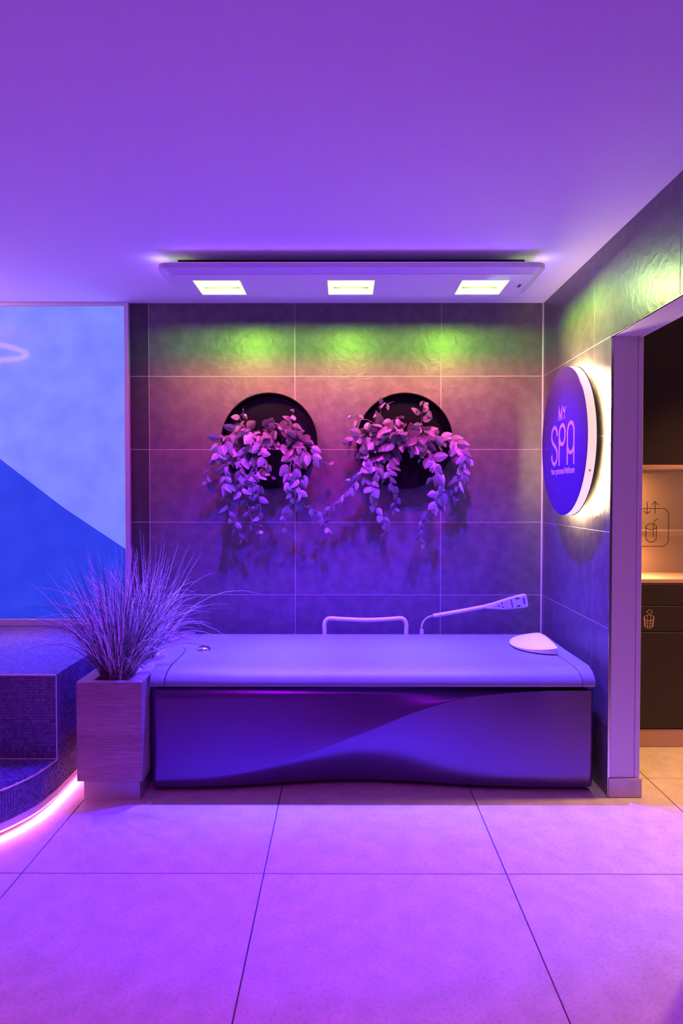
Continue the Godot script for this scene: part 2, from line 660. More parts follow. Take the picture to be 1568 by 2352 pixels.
# ------------------------------------------------------------------ the room beyond the door
func far_room() -> void:
	var b := MB.new()
	b.span(Vector3(3.6, 0, -5.1), Vector3(3.75, CEIL, 2.5))
	struct("wall_far", b, M.wall_paint, "plain wall of the warm lit room beyond the doorway")

	var zf := -4.402
	var x0 := 1.56
	var x1 := 3.2
	var c := thing("built_in_cabinet", "dark brown built-in cabinet with lit shelf niche beyond the doorway", "cabinet", Vector3(2.38, 0, -4.6))
	b = MB.new()
	b.span(Vector3(x0, 0.115, -4.90), Vector3(x1, 1.018, zf - 0.02))
	b.span(Vector3(x0, 1.745, -4.90), Vector3(x1, 2.75, zf - 0.02))
	b.span(Vector3(x0, 1.018, -4.90), Vector3(x0 + 0.02, 1.745, zf - 0.02))
	b.span(Vector3(x1 - 0.02, 1.018, -4.90), Vector3(x1, 1.745, zf - 0.02))
	part(c, "carcass", b, M.cabinet_brown)
	b = MB.new()
	b.span(Vector3(x0 + 0.02, 1.042, -4.90), Vector3(x1 - 0.02, 1.720, -4.78))
	part(c, "back_panel", b, M.cabinet_niche)
	for y in [[1.0185, 1.0425], [1.7195, 1.7435]]:
		b = MB.new()
		b.span(Vector3(x0, y[0], -4.88), Vector3(x1, y[1], zf), 0.0015)
		part(c, "shelf_board", b, M.cabinet_board, "pale wood shelf board")
	b = MB.new()
	b.span(Vector3(x0 + 0.02, 1.697, -4.672), Vector3(x1 - 0.02, 1.7190, -4.660), 0.001)
	part(c, "light_pelmet", b, M.cabinet_niche)
	b = MB.new()
	b.span(Vector3(x0 + 0.02, 1.306, -4.78), Vector3(x1 - 0.02, 1.330, -4.60), 0.0015)
	b.span(Vector3(x0 + 0.02, 1.294, -4.604), Vector3(x1 - 0.02, 1.307, -4.600))
	part(c, "glass_shelf", b, M.cabinet_niche)
	var seams := [0.117, 0.717, 0.8795, 1.016]
	for k in 3:
		b = MB.new()
		b.span(Vector3(x0, seams[k] + 0.0025, zf - 0.02), Vector3(x1, seams[k + 1] - 0.0025, zf), 0.0015)
		var d := part(c, "drawer_front" if k else "cabinet_door", b, M.cabinet_brown)
		if k == 1:
			var s := MB.new()
			bin_icon(s, Transform3D(Basis(), Vector3(0, 0, zf + 0.0002)))
			part(d, "waste_icon", s, M.icon_rose, "rose line drawing of a waste basket and crumpled paper")
	b = MB.new()
	b.span(Vector3(x0, 1.746, zf - 0.02), Vector3(x1, 2.75, zf), 0.0015)
	part(c, "upper_door", b, M.cabinet_brown)
	b = MB.new()
	b.span(Vector3(x0, 0.001, -4.88), Vector3(x1, 0.112, zf - 0.005), 0.0015)
	part(c, "plinth", b, M.cabinet_board, "pale wood plinth")
	b = MB.new()
	b.span(Vector3(x0 + 0.002, 1.043, zf - 0.012), Vector3(x1 - 0.002, 1.719, zf - 0.006))
	var gl := part(c, "glass_front", b, M.glass_pane)
	b = MB.new()
	cup_icon(b, Transform3D(Basis(), Vector3(0, 0, zf - 0.0055)))
	part(gl, "drink_icon", b, M.black_matt, "dark line drawing of a drinking glass with arrows")
	# light strips in the niche
	var warm := lin(1.0, 0.56, 0.28)
	for s in [[1.712, -4.70], [1.300, -4.625]]:
		var l := thing("niche_led_strip", "warm led strip under the %s cabinet niche board" % ("top" if s[0] > 1.5 else "middle"), "light strip", Vector3(1.84, s[0], s[1]))
		b = MB.new()
		b.span(Vector3(1.60, s[0], s[1] - 0.006), Vector3(2.02, s[0] + 0.005, s[1] + 0.006))
		part(l, "diffuser", b, glow("warm_led", warm, 3.0))
		area("niche_light", Vector3(1.81, s[0] - 0.004, s[1]), Vector3(0, -1, -0.35), lin(1.0, 0.45, 0.17), 1.5, Vector2(0.42, 0.012))
	# recessed downlight of that room
	var cl := thing("far_room_downlight", "warm recessed downlight of the room beyond the doorway", "lamp", Vector3(2.25, CEIL, -3.72))
	b = MB.new()
	b.turned([[0.075, 0.0], [0.075, -0.006], [0.062, -0.008], [0.055, -0.002]], Transform3D(Basis(), Vector3(2.25, CEIL, -3.72)), 32)
	part(cl, "trim_ring", b, M.white_plastic)
	b = MB.new()
	b.turned([[0.0001, -0.003], [0.055, -0.003]], Transform3D(Basis(), Vector3(2.25, CEIL, -3.72)), 32)
	part(cl, "lamp_lens", b, glow("warm_lens", lin(1.0, 0.55, 0.22), 6.0))
	spot("far_room_light", Vector3(2.25, CEIL - 0.012, -3.72), Vector3(0.05, -1, 0.08), lin(1.0, 0.45, 0.13), 11.0, 52.0, 1.0, 0.05)


func arc(c: Vector2, rx: float, ry: float, a0: float, a1: float, k := 16) -> PackedVector2Array:
	var out := PackedVector2Array()
	for s in k + 1:
		var a := lerpf(a0, a1, float(s) / k)
		out.append(c + Vector2(cos(a) * rx, sin(a) * ry))
	return out


func cup_icon(b: MB, xf: Transform3D) -> void:
	var w := 0.0040
	for l in [
		[Vector2(1.859, 1.517), Vector2(1.859, 1.444)], [Vector2(1.839, 1.461), Vector2(1.859, 1.443), Vector2(1.880, 1.461)],
		[Vector2(1.907, 1.517), Vector2(1.907, 1.443)], [Vector2(1.887, 1.499), Vector2(1.907, 1.518), Vector2(1.928, 1.499)],
		[Vector2(1.853, 1.364), Vector2(1.853, 1.302)], [Vector2(1.917, 1.364), Vector2(1.917, 1.302)],
		[Vector2(1.897, 1.300), Vector2(1.898, 1.380)],
	]:
		b.ribbon(PackedVector2Array(l), xf, w, 0.0006)
	b.ribbon(arc(Vector2(1.885, 1.364), 0.032, 0.019, 0, TAU, 28), xf, w, 0.0006)
	b.ribbon(arc(Vector2(1.885, 1.302), 0.032, 0.032, PI, TAU, 18), xf, w, 0.0006)
	b.ribbon(arc(Vector2(1.929, 1.380), 0.031, 0.031, PI, PI / 2, 12), xf, w, 0.0006)
	var rr := PackedVector2Array()
	rr.append_array(arc(Vector2(1.950, 1.436), 0.041, 0.041, PI / 2, 0, 10))
	rr.append_array(arc(Vector2(1.950, 1.286), 0.041, 0.041, 0, -PI / 2, 10))
	rr.append_array(arc(Vector2(1.782, 1.286), 0.041, 0.041, -PI / 2, -PI, 10))
	rr.append_array(arc(Vector2(1.782, 1.436), 0.041, 0.041, PI, PI / 2, 10))
	rr.append(rr[0])
	b.ribbon(rr, xf, w, 0.0006)


func bin_icon(b: MB, xf: Transform3D) -> void:
	var w := 0.0016
	b.ribbon(arc(Vector2(1.875, 0.805), 0.0325, 0.0165, 0, TAU, 28), xf, w, 0.0006)
	for k in 4:
		var t := (k + 0.6) / 3.6
		var half := lerpf(0.0325, 0.027, t)
		b.ribbon(arc(Vector2(1.875 - 0.001 * t, 0.805 - 0.048 * t), half, 0.0165, PI, TAU, 16), xf, w, 0.0006)
	for k in 6:
		var a := PI + PI * k / 5.0
		b.ribbon(PackedVector2Array([Vector2(1.875 + cos(a) * 0.0325, 0.805 + sin(a) * 0.0165), Vector2(1.874 + cos(a) * 0.027, 0.757 + sin(a) * 0.0165)]), xf, w, 0.0006)
		var c := PI * k / 5.0
		if k in [1, 2, 3, 4]:
			b.ribbon(PackedVector2Array([Vector2(1.875 + cos(c) * 0.0325, 0.805 + sin(c) * 0.0165), Vector2(1.875 + cos(c) * 0.031, 0.795 - sin(c) * 0.004)]), xf, w, 0.0006)
	b.ribbon(PackedVector2Array([Vector2(1.859, 0.840), Vector2(1.868, 0.848), Vector2(1.876, 0.856), Vector2(1.884, 0.850), Vector2(1.893, 0.847), Vector2(1.894, 0.836), Vector2(1.885, 0.828), Vector2(1.874, 0.829), Vector2(1.867, 0.836), Vector2(1.859, 0.840)]), xf, w, 0.0006)


# ------------------------------------------------------------------ backlit blue wall panel
func light_wall() -> void:
	var x0 := -3.4
	var x1 := -1.497
	var y0 := 0.704
	var y1 := 2.846
	var z := BACK + 0.006
	var t := thing("light_panel", "large backlit blue wall panel printed with a dark slope", "light panel", Vector3(-2.45, 0.66, BACK))
	var split := [Vector2(x0, 2.60), Vector2(-2.363, 1.809), Vector2(-1.922, 1.468), Vector2(x1, 1.184)]
	var cloud := noise_tex(noise(FastNoiseLite.TYPE_SIMPLEX_SMOOTH, 0.011, 4, 77), Color(0.88, 0.90, 0.96), Color(1, 1, 1), 0.1, 0.9, 512)
	for k in 2:
		var b := MB.new()
		var poly := PackedVector2Array(split)
		poly.append_array([Vector2(x1, y0), Vector2(x0, y0)] if k else [Vector2(x1, y1), Vector2(x0, y1)])
		b.prism(poly, Transform3D(Basis(), Vector3(0, 0, z - 0.01)), 0.01)
		var m := mat("panel_print_%d" % k, [lin(0.05, 0.05, 0.12), lin(0.01, 0.01, 0.06)][k], 0.08)
		m.emission_enabled = true
		m.emission = [lin(0.21, 0.26, 1.0), lin(0.022, 0.055, 0.82)][k]
		m.emission_energy_multiplier = 1.0
		m.emission_operator = BaseMaterial3D.EMISSION_OP_MULTIPLY
		m.emission_texture = cloud
		triplanar(m, Vector3.ONE * 0.6)
		part(t, "lit_print", b, m, ["pale blue printed area", "deep blue printed slope"][k])
	for e in [[Vector3(x1, 0.66, BACK), Vector3(-1.467, CEIL - 0.001, BACK + 0.022)], [Vector3(x0, y1, BACK), Vector3(x1, CEIL - 0.001, BACK + 0.022)], [Vector3(x0, 0.657, BACK), Vector3(x1, y0, BACK + 0.022)]]:
		var b := MB.new()
		b.span(e[0], e[1], 0.0015)
		part(t, "frame_profile", b, M.aluminium)
	area("light_panel_glow", Vector3((x0 + x1) / 2, (y0 + y1) / 2, BACK + 0.03), Vector3(0, 0, 1), lin(0.20, 0.12, 1.0), 1.4, Vector2(1.9, 2.1))


# ------------------------------------------------------------------ mosaic platform and step
func platform() -> void:
	var top := 0.655
	var xe := -1.450
	var zf := -3.589
	var st := 0.224
	var low := 0.076
	var t := thing("mosaic_platform", "raised blue mosaic platform with a curved glowing lower step", "platform", Vector3(-2.2, 0, -4.2))
	# plan of the lower step's curved front, from the platform's side round to the left
	var plan := smooth2([Vector2(xe, zf), Vector2(-1.458, -3.50), Vector2(-1.470, -3.41), Vector2(-1.500, -3.315), Vector2(-1.556, -3.205), Vector2(-1.66, -3.08), Vector2(-1.82, -2.97), Vector2(-2.05, -2.90), Vector2(-2.45, -2.87), Vector2(-3.38, -2.87)], 8)
	var b := MB.new()
	b.span(Vector3(-3.38, 0.04, BACK + 0.004), Vector3(xe - 0.004, top - 0.004, zf - 0.004))
	var inner := PackedVector2Array()
	for q in plan:
		inner.append(Vector2(q.x - 0.003, q.y - 0.003))
	inner.append(Vector2(-3.38, zf - 0.02))
	inner.append(Vector2(xe - 0.004, zf - 0.02))
	b.prism(inner, Transform3D(Basis(Vector3.RIGHT, Vector3(0, 0, 1), Vector3.UP), Vector3(0, 0.04, 0)), st - 0.044)
	part(t, "core", b, M.mosaic_grout)
	# recessed foot that carries it
	b = MB.new()
	b.span(Vector3(-3.38, 0.0, BACK + 0.004), Vector3(xe - 0.09, 0.045, zf + 0.05))
	b.span(Vector3(-3.38, 0.0, zf + 0.05), Vector3(-1.85, 0.045, -3.1))
	part(t, "foot", b, M.mosaic_grout)

	# the mosaic: glass tesserae of 13 mm on a 15 mm pitch
	var p := 0.0151
	var places: Array[Transform3D] = []
	var up := Basis(Vector3.RIGHT, Vector3.UP, Vector3(0, 0, 1))
	var front := Basis(Vector3.RIGHT, Vector3(0, 0, 1), Vector3(0, -1, 0))
	var sideb := Basis(Vector3(0, 0, 1), Vector3.RIGHT, Vector3(0, 1, 0))
	var nx := 72
	for i in nx:
		var x := xe - p * (i + 0.5)
		for j in int((absf(BACK) - absf(zf)) / p) - 1:
			places.append(Transform3D(up, Vector3(x, top, zf - p * (j + 0.5))))
		for j in int((top - st) / p):
			places.append(Transform3D(front, Vector3(x, top - p * (j + 0.5), zf)))
	for j in int((absf(BACK) - absf(zf)) / p) - 1:
		for k in int((top - low) / p):
			places.append(Transform3D(sideb, Vector3(xe, top - p * (k + 0.5), zf - p * (j + 0.5))))
	for i in nx:
		for j in 48:
			var q := Vector2(xe - p * (i + 0.5), zf + p * (j + 0.5))
			if Geometry2D.is_point_in_polygon(q + Vector2(0.009, 0.009), inner):
				places.append(Transform3D(up, Vector3(q.x, st, q.y)))
	var len := 0.0
	var next := p * 0.5
	for k in plan.size() - 1:
		var seg := plan[k].distance_to(plan[k + 1])
		while next < len + seg and plan[k].x > -2.55:
			var q := plan[k].lerp(plan[k + 1], (next - len) / seg)
			var d := (plan[k + 1] - plan[k]).normalized()
			var dir := Vector3(d.x, 0, d.y)
			var out := Vector3.UP.cross(dir).normalized()
			if out.z < 0.0 and out.x < 0.0:
				out = -out
			for r in 10:
				places.append(Transform3D(Basis(dir, out, dir.cross(out)), Vector3(q.x, st - p * (r + 0.5) + 0.001, q.y)))
			next += p
		len += seg
	var tb := MB.new()
	tb.box(Vector3(0, -0.0015, 0), Vector3(0.0131, 0.005, 0.0131), 0.0012)
	var mm := MultiMesh.new()
	mm.transform_format = MultiMesh.TRANSFORM_3D
	mm.use_colors = true
	mm.mesh = tb.mesh()
	mm.instance_count = places.size()
	var tones := [Color(0.15, 0.12, 0.30), Color(0.12, 0.10, 0.26), Color(0.18, 0.14, 0.34), Color(0.10, 0.085, 0.22), Color(0.20, 0.17, 0.36)]
	for k in places.size():
		mm.set_instance_transform(k, places[k])
		mm.set_instance_color(k, tones[rng.randi() % 5 if rng.randf() < 0.7 else 0])
	var mo := MultiMeshInstance3D.new()
	mo.name = "mosaic_tesserae"
	mo.multimesh = mm
	mo.material_override = M.mosaic
	t.add_child(mo)
	mo.position = -t.position
	mo.set_meta("kind", "stuff")
	mo.set_meta("label", "small square blue glass mosaic tesserae")

	# metal edge profiles
	b = MB.new()
	b.span(Vector3(-2.54, top - 0.006, zf), Vector3(xe + 0.004, top + 0.0035, zf + 0.006), 0.001)
	part(t, "edge_profile", b, M.aluminium)
	b = MB.new()
	b.span(Vector3(xe, st, zf), Vector3(xe + 0.005, top, zf + 0.006), 0.001)
	part(t, "edge_profile", b, M.aluminium)
	b = MB.new()
	b.span(Vector3(-2.54, st + 0.001, zf + 0.001), Vector3(xe, st + 0.008, zf + 0.006), 0.001)
	part(t, "edge_profile", b, M.aluminium)
	var rim := PackedVector3Array()
	var skirt_a := PackedVector3Array()
	for q in plan:
		if q.x > -2.6:
			rim.append(Vector3(q.x + 0.001, st + 0.001, q.y + 0.001))
			skirt_a.append(Vector3(q.x, 0.0, q.y))
	b = MB.new()
	b.tube(rim, 0.0045, 6)
	part(t, "edge_profile", b, M.aluminium)
	# skirting strip under the mosaic, and the light strip tucked behind it
	var path := PackedVector3Array([Vector3(xe, 0, BACK + 0.02), Vector3(xe, 0, -4.2), Vector3(xe, 0, zf - 0.05)])
	path.append_array(skirt_a)
	b = MB.new()
	var r1 := PackedVector3Array()
	var r2 := PackedVector3Array()
	var r3 := PackedVector3Array()
	var led := PackedVector3Array()
	for k in path.size():
		var d := (path[mini(k + 1, path.size() - 1)] - path[maxi(k - 1, 0)]).normalized()
		var o := Vector3.UP.cross(d).normalized()
		if o.x < 0.0 and o.z < 0.1:
			o = -o
		if o.dot(Vector3(1, 0, 1)) < 0.0:
			o = -o
		r1.append(path[k] + o * 0.002 + Vector3.UP * low)
		r2.append(path[k] + o * 0.002 + Vector3.UP * 0.042)
		r3.append(path[k] - o * 0.012 + Vector3.UP * 0.042)
		led.append(path[k] - o * 0.016 + Vector3.UP * 0.030)
	b.grid([r1, r2])
	b.grid([r2, r3])
	part(t, "skirting", b, M.aluminium, "brushed metal skirting strip")
	b = MB.new()
	b.tube(smooth(led, 3), 0.006, 6)
	var pink := lin(1.0, 0.20, 0.72)
	var strip := thing("step_led_strip", "pink led strip glowing under the curved mosaic step", "light strip", Vector3(-1.6, 0.03, -3.4))
	part(strip, "led_tube", b, glow("pink_led", pink, 3.5))
	var runs := smooth(led, 3)
	var walked := 0.0
	var from := runs[0]
	for k in range(1, runs.size()):
		walked += runs[k].distance_to(runs[k - 1])
		if walked > 0.11 and runs[k].x > -2.3:
			var d := runs[k] - from
			var o := d.cross(Vector3.UP).normalized()
			if o.dot(Vector3(1, 0, 1)) < 0.0:
				o = -o
			strip_light("step_led_light", (runs[k] + from) * 0.5 + o * 0.006 + Vector3.DOWN * 0.007, d.normalized(), o * 0.6 + Vector3.DOWN, pink, 0.29 * d.length(), Vector2(d.length(), 0.008))
			walked = 0.0
			from = runs[k]


# ------------------------------------------------------------------ water massage bed
func bed() -> void:
	var xl := -1.003
	var xr := 1.297
	var t := thing("massage_bed", "grey water massage bed with violet sheen and curved front panel", "massage bed", Vector3(0.15, 0, -4.2))
	# deck: a profile in (z, y), cut into a main pad and two end pieces
	var prof := PackedVector2Array([Vector2(-4.655, 0.640), Vector2(-4.648, 0.653), Vector2(-4.635, 0.656), Vector2(-4.2, 0.653), Vector2(-3.80, 0.657), Vector2(-3.785, 0.656), Vector2(-3.775, 0.6525), Vector2(-3.745, 0.645), Vector2(-3.715, 0.631), Vector2(-3.692, 0.610), Vector2(-3.682, 0.588), Vector2(-3.683, 0.576), Vector2(-3.690, 0.568), Vector2(-3.71, 0.566), Vector2(-4.655, 0.566)])
	var left_seam := [Vector2(-4.655, -0.925), Vector2(-4.27, -0.913), Vector2(-4.245, -0.917), Vector2(-4.205, -0.934), Vector2(-4.18, -0.932), Vector2(-4.155, -0.917), Vector2(-3.785, -0.915), Vector2(-3.68, -0.928)]
	var right_seam := [Vector2(-4.655, 1.200), Vector2(-3.80, 1.213), Vector2(-3.76, 1.218), Vector2(-3.71, 1.228), Vector2(-3.68, 1.232)]
	var at := func(seam: Array, z: float) -> float:
		for k in seam.size() - 1:
			if z <= seam[k + 1].x:
				return lerpf(seam[k].y, seam[k + 1].y, clampf((z - seam[k].x) / (seam[k + 1].x - seam[k].x), 0, 1))
		return seam[-1].y
	var fine := PackedVector2Array()
	for k in prof.size():
		fine.append(prof[k])
		if k < prof.size() - 1:
			var steps := int(prof[k].distance_to(prof[k + 1]) / 0.022)
			for s in range(1, steps):
				fine.append(prof[k].lerp(prof[k + 1], float(s) / steps))
	for piece in 3:
		var b := MB.new()
		var rows := []
		var caps := [PackedVector3Array(), PackedVector3Array()]
		for q in fine:
			var a: float = xl if piece == 0 else (at.call(left_seam, q.x) + 0.0032 if piece == 1 else at.call(right_seam, q.x) + 0.002)
			var c: float = at.call(left_seam, q.x) - 0.0032 if piece == 0 else (at.call(right_seam, q.x) - 0.002 if piece == 1 else xr)
			var row := PackedVector3Array()
			var n := 5
			for s in n + 1:
				row.append(Vector3(lerpf(a, c, float(s) / n), q.y, q.x))
			rows.append(row)
			caps[0].append(row[0])
			caps[1].append(row[n])
		rows.append(rows[0])
		b.grid(rows)
		var tr := Geometry2D.triangulate_polygon(fine)
		for e in 2:
			for k in range(0, tr.size(), 3):
				b.tri(caps[e][tr[k]], caps[e][tr[k + 1]], caps[e][tr[k + 2]], Vector3.LEFT if e == 0 else Vector3.RIGHT)
		part(t, ["end_cap", "deck_pad", "end_cap"][piece], b, M.vinyl, "grey vinyl lying surface" if piece == 1 else "")
	# dark liner seen in the seams and the gap under the deck
	var b := MB.new()
	b.span(Vector3(xl + 0.01, 0.52, -4.64), Vector3(xr - 0.02, 0.640, -3.78))
	part(t, "liner", b, M.black_matt)

	# front panel: an S-shaped crease; above it the face leans back towards the right, below it is hollowed
	var crease := [Vector2(-1.003, 0.065), Vector2(-0.819, 0.074), Vector2(-0.614, 0.095), Vector2(-0.431, 0.128), Vector2(-0.203, 0.199), Vector2(0.024, 0.287), Vector2(0.183, 0.349), Vector2(0.365, 0.424), Vector2(0.592, 0.491), Vector2(0.818, 0.524), Vector2(1.045, 0.539), Vector2(1.300, 0.546)]
	var cr := smooth2(crease, 10)
	var yb := 0.030
	var yt := 0.545
	var zp := -3.72
	var lower := []
	var upper := []
	var nr := 18
	for r in nr + 1:
		var u := float(r) / nr
		var lo := PackedVector3Array()
		var hi := PackedVector3Array()
		for q in cr:
			var x := q.x
			var yc := minf(q.y, yt - 0.004)
			var ends := minf(1.0, minf((x - xl) / 0.012, (1.300 - x) / 0.012))
			var rnd := 0.010 * pow(1.0 - clampf(ends, 0, 1), 2.0)
			var hollow := 0.100 * exp(-pow((x - 0.06) / 0.52, 2.0)) * smoothstep(-1.0, -0.45, x)
			var lean := 0.055 * smoothstep(-0.75, 0.75, x)
			var down := 1.0 - u
			var foot := 0.012 * pow(clampf((0.05 - (lerpf(yb, yc, u) - yb)) / 0.05, 0, 1), 2.0)
			lo.append(Vector3(x, lerpf(yb, yc, u), zp - hollow * (0.35 * down + 0.65 * down * down) - rnd - foot * (1.0 if x > 0.3 else 0.5)))
			var yy := lerpf(yc, yt, u)
			var brow := 0.016 * pow(clampf((yy - (yt - 0.03)) / 0.03, 0, 1), 2.0)
			hi.append(Vector3(x, yy, zp - lean * pow(u, 1.4) - rnd - brow))
		lower.append(lo)
		upper.append(hi)
	b = MB.new()
	b.grid(lower)
	b.grid(upper)
	# sides, top and back of the shell
	for e in [0, cr.size() - 1]:
		var o := Vector3.LEFT if e == 0 else Vector3.RIGHT
		for rows in [lower, upper]:
			for r in nr:
				var p0: Vector3 = rows[r][e]
				var p1: Vector3 = rows[r + 1][e]
				b.quad(p0, p1, Vector3(p1.x, p1.y, -4.62), Vector3(p0.x, p0.y, -4.62), o)
	for c in cr.size() - 1:
		var p0: Vector3 = upper[nr][c]
		var p1: Vector3 = upper[nr][c + 1]
		b.quad(p0, p1, Vector3(p1.x, yt, -4.62), Vector3(p0.x, yt, -4.62), Vector3.UP)
		p0 = lower[0][c]
		p1 = lower[0][c + 1]
		b.quad(p0, p1, Vector3(p1.x, yb, -4.62), Vector3(p0.x, yb, -4.62), Vector3.DOWN)
	b.quad(Vector3(xl, yb, -4.62), Vector3(1.3, yb, -4.62), Vector3(1.3, yt, -4.62), Vector3(xl, yt, -4.62), Vector3(0, 0, -1))
	part(t, "front_shell", b, M.bed_shell, "glossy grey shell with an S-shaped crease")
	b = MB.new()
	b.span(Vector3(xl + 0.10, 0.0, -4.55), Vector3(xr - 0.10, 0.034, -3.98))
	part(t, "foot", b, M.black_matt)
	for x in [-0.82, -0.70]:
		b = MB.new()
		b.span(Vector3(x, 0.549, -3.79), Vector3(x + 0.10, 0.562, -3.775), 0.001)
		part(t, "hinge", b, M.plinth_laminate)
	# domed chrome button
	b = MB.new()
	var dome := [[0.0001, 0.024]]
	for k in range(1, 9):
		var a := k / 8.0 * PI * 0.5
		dome.append([sin(a) * 0.038, cos(a) * 0.020 + 0.004])
	dome.append([0.041, 0.002])
	dome.append([0.041, -0.004])
	b.lathe(dome, Transform3D(Basis(), Vector3(-0.819, 0.654, -4.178)), 32)
	part(t, "button", b, M.steel, "domed chrome button")

	# head pillow: a D-shaped wedge, lowest along its curved side
	var pl := thing("head_pillow", "white half-moon head pillow lying on the massage bed", "pillow", Vector3(1.12, 0.655, -4.28))
	b = MB.new()
	var c0 := Vector3(1.205, 0.657, -4.285)
	var rows := []
	var nh := 10
	for r in nh + 1:
		var row := PackedVector3Array()
		var u := float(r) / nh
		for s in 25:
			var a := PI * 0.5 + PI * s / 24.0
			var ext := Vector3(cos(a) * 0.205, 0, sin(a) * 0.255)
			var lip := lerpf(lerpf(0.040, 0.026, clampf(-sin(a), 0, 1)), 0.010, pow(absf(cos(a)), 0.8))
			var swell := lerpf(0.060, lip, pow(u, 2.0))
			row.append(c0 + ext * u + Vector3.UP * swell)
		rows.append(row)
	b.grid(rows)
	var edge := PackedVector3Array()
	for r in range(nh, -1, -1):
		edge.append(rows[r][0])
	for r in range(1, nh + 1):
		edge.append(rows[r][24])
	var foot := PackedVector3Array()
	for q in edge:
		foot.append(Vector3(q.x, 0.657, q.z))
	b.grid([edge, foot])
	var rim_top := PackedVector3Array(rows[nh])
	var rim_foot := PackedVector3Array()
	for q in rim_top:
		rim_foot.append(Vector3(q.x, 0.661, q.z))
	b.grid([rim_top, rim_foot])
	part(pl, "foam", b, M.pillow_foam)
	b = MB.new()
	var base := PackedVector2Array()
	for s in 25:
		var a := PI * 0.5 + PI * s / 24.0
		base.append(Vector2(cos(a) * 0.201, sin(a) * 0.251))
	b.prism(base, Transform3D(Basis(Vector3.RIGHT, Vector3(0, 0, 1), Vector3.UP), c0 - Vector3.UP * 0.001), 0.006)
	part(pl, "base_pad", b, M.black_matt)

	# grab handle behind the bed
	var hd := thing("grab_handle", "white tubular grab handle standing up behind the massage bed", "handle", Vector3(0.14, 0.5, -4.70))
	var hp := PackedVector3Array([Vector3(-0.127, 0.40, -4.70)])
	for q in [Vector2(-0.127, 0.648), Vector2(-0.128, 0.699), Vector2(-0.120, 0.730), Vector2(-0.095, 0.747), Vector2(-0.030, 0.744), Vector2(0.055, 0.740), Vector2(0.140, 0.737), Vector2(0.225, 0.739), Vector2(0.310, 0.744), Vector2(0.375, 0.748), Vector2(0.400, 0.733), Vector2(0.411, 0.699), Vector2(0.409, 0.648), Vector2(0.409, 0.40)]:
		hp.append(Vector3(q.x, q.y, -4.70))
	b = MB.new()
	b.tube(smooth(hp, 6), 0.0145, 14)
	part(hd, "bent_tube", b, M.white_plastic)
	for x in [-0.127, 0.409]:
		b = MB.new()
		b.span(Vector3(x - 0.03, 0.38, -4.73), Vector3(x + 0.03, 0.42, -4.6205), 0.003)
		part(hd, "bracket", b, M.white_plastic)

	# control arm
	var ca := thing("control_arm", "white swivel arm with control panel on a gooseneck behind the bed", "control panel", Vector3(0.512, 0.5, -4.70))
	b = MB.new()
	b.tube(PackedVector3Array([Vector3(0.512, 0.40, -4.70), Vector3(0.512, 0.676, -4.70)]), 0.0135, 14)
	part(ca, "socket", b, M.white_plastic)
	b = MB.new()
	b.span(Vector3(0.48, 0.38, -4.73), Vector3(0.545, 0.42, -4.6205), 0.003)
	part(ca, "bracket", b, M.white_plastic)
	var gp := smooth(PackedVector3Array([Vector3(0.512, 0.670, -4.70), Vector3(0.514, 0.702, -4.70), Vector3(0.528, 0.732, -4.70), Vector3(0.553, 0.753, -4.70), Vector3(0.592, 0.766, -4.70)]), 28)
	var rad := []
	for k in gp.size():
		rad.append(0.0105 + 0.0014 * sin(k * TAU / 4.0))
	b = MB.new()
	b.tube(gp, rad, 12)
	part(ca, "gooseneck", b, M.steel, "ribbed chrome gooseneck")
	b = MB.new()
	b.tube(smooth(PackedVector3Array([Vector3(0.588, 0.765, -4.70), Vector3(0.774, 0.797, -4.70), Vector3(0.940, 0.829, -4.70)]), 6), 0.0135, 14)
	part(ca, "arm_tube", b, M.white_plastic)
	var outline := smooth2([Vector2(0.926, 0.822), Vector2(0.934, 0.840), Vector2(0.975, 0.850), Vector2(1.039, 0.872), Vector2(1.121, 0.896), Vector2(1.188, 0.909), Vector2(1.199, 0.877), Vector2(1.204, 0.850), Vector2(1.201, 0.825), Vector2(1.136, 0.815), Vector2(1.057, 0.808), Vector2(1.010, 0.810), Vector2(0.972, 0.813), Vector2(0.935, 0.813)], 3)
	b = MB.new()
	b.prism(outline, Transform3D(Basis(), Vector3(0, 0, -4.714)), 0.028, 0.004)
	part(ca, "housing", b, M.white_plastic)
	var plate := smooth2([Vector2(0.970, 0.824), Vector2(1.002, 0.844), Vector2(1.060, 0.868), Vector2(1.124, 0.889), Vector2(1.182, 0.900), Vector2(1.190, 0.876), Vector2(1.194, 0.852), Vector2(1.192, 0.832), Vector2(1.133, 0.822), Vector2(1.055, 0.815), Vector2(1.008, 0.817)], 3)
	b = MB.new()
	b.prism(plate, Transform3D(Basis(), Vector3(0, 0, -4.687)), 0.0025, 0.0008)
	var kp := part(ca, "keypad", b, mat("keypad", lin(0.55, 0.54, 0.60), 0.5), "pale keypad membrane")
	var kx := Transform3D(Basis(), Vector3(0, 0, -4.6844))
	b = MB.new()
	b.prism(PackedVector2Array([Vector2(1.168, 0.886), Vector2(1.181, 0.887), Vector2(1.188, 0.846), Vector2(1.176, 0.845)]), kx, 0.001)
	part(kp, "display", b, mat("display_blue", lin(0.10, 0.05, 0.45), 0.3), "small blue display")
	for q in [[1.034, 0.851, 0.0055], [1.016, 0.833, 0.005], [1.040, 0.824, 0.0055], [1.005, 0.832, 0.003]]:
		b = MB.new()
		b.prism(arc(Vector2(q[0], q[1]), q[2], q[2], 0, TAU * 0.95, 12), kx, 0.001)
		part(kp, "key", b, M.dark_print)
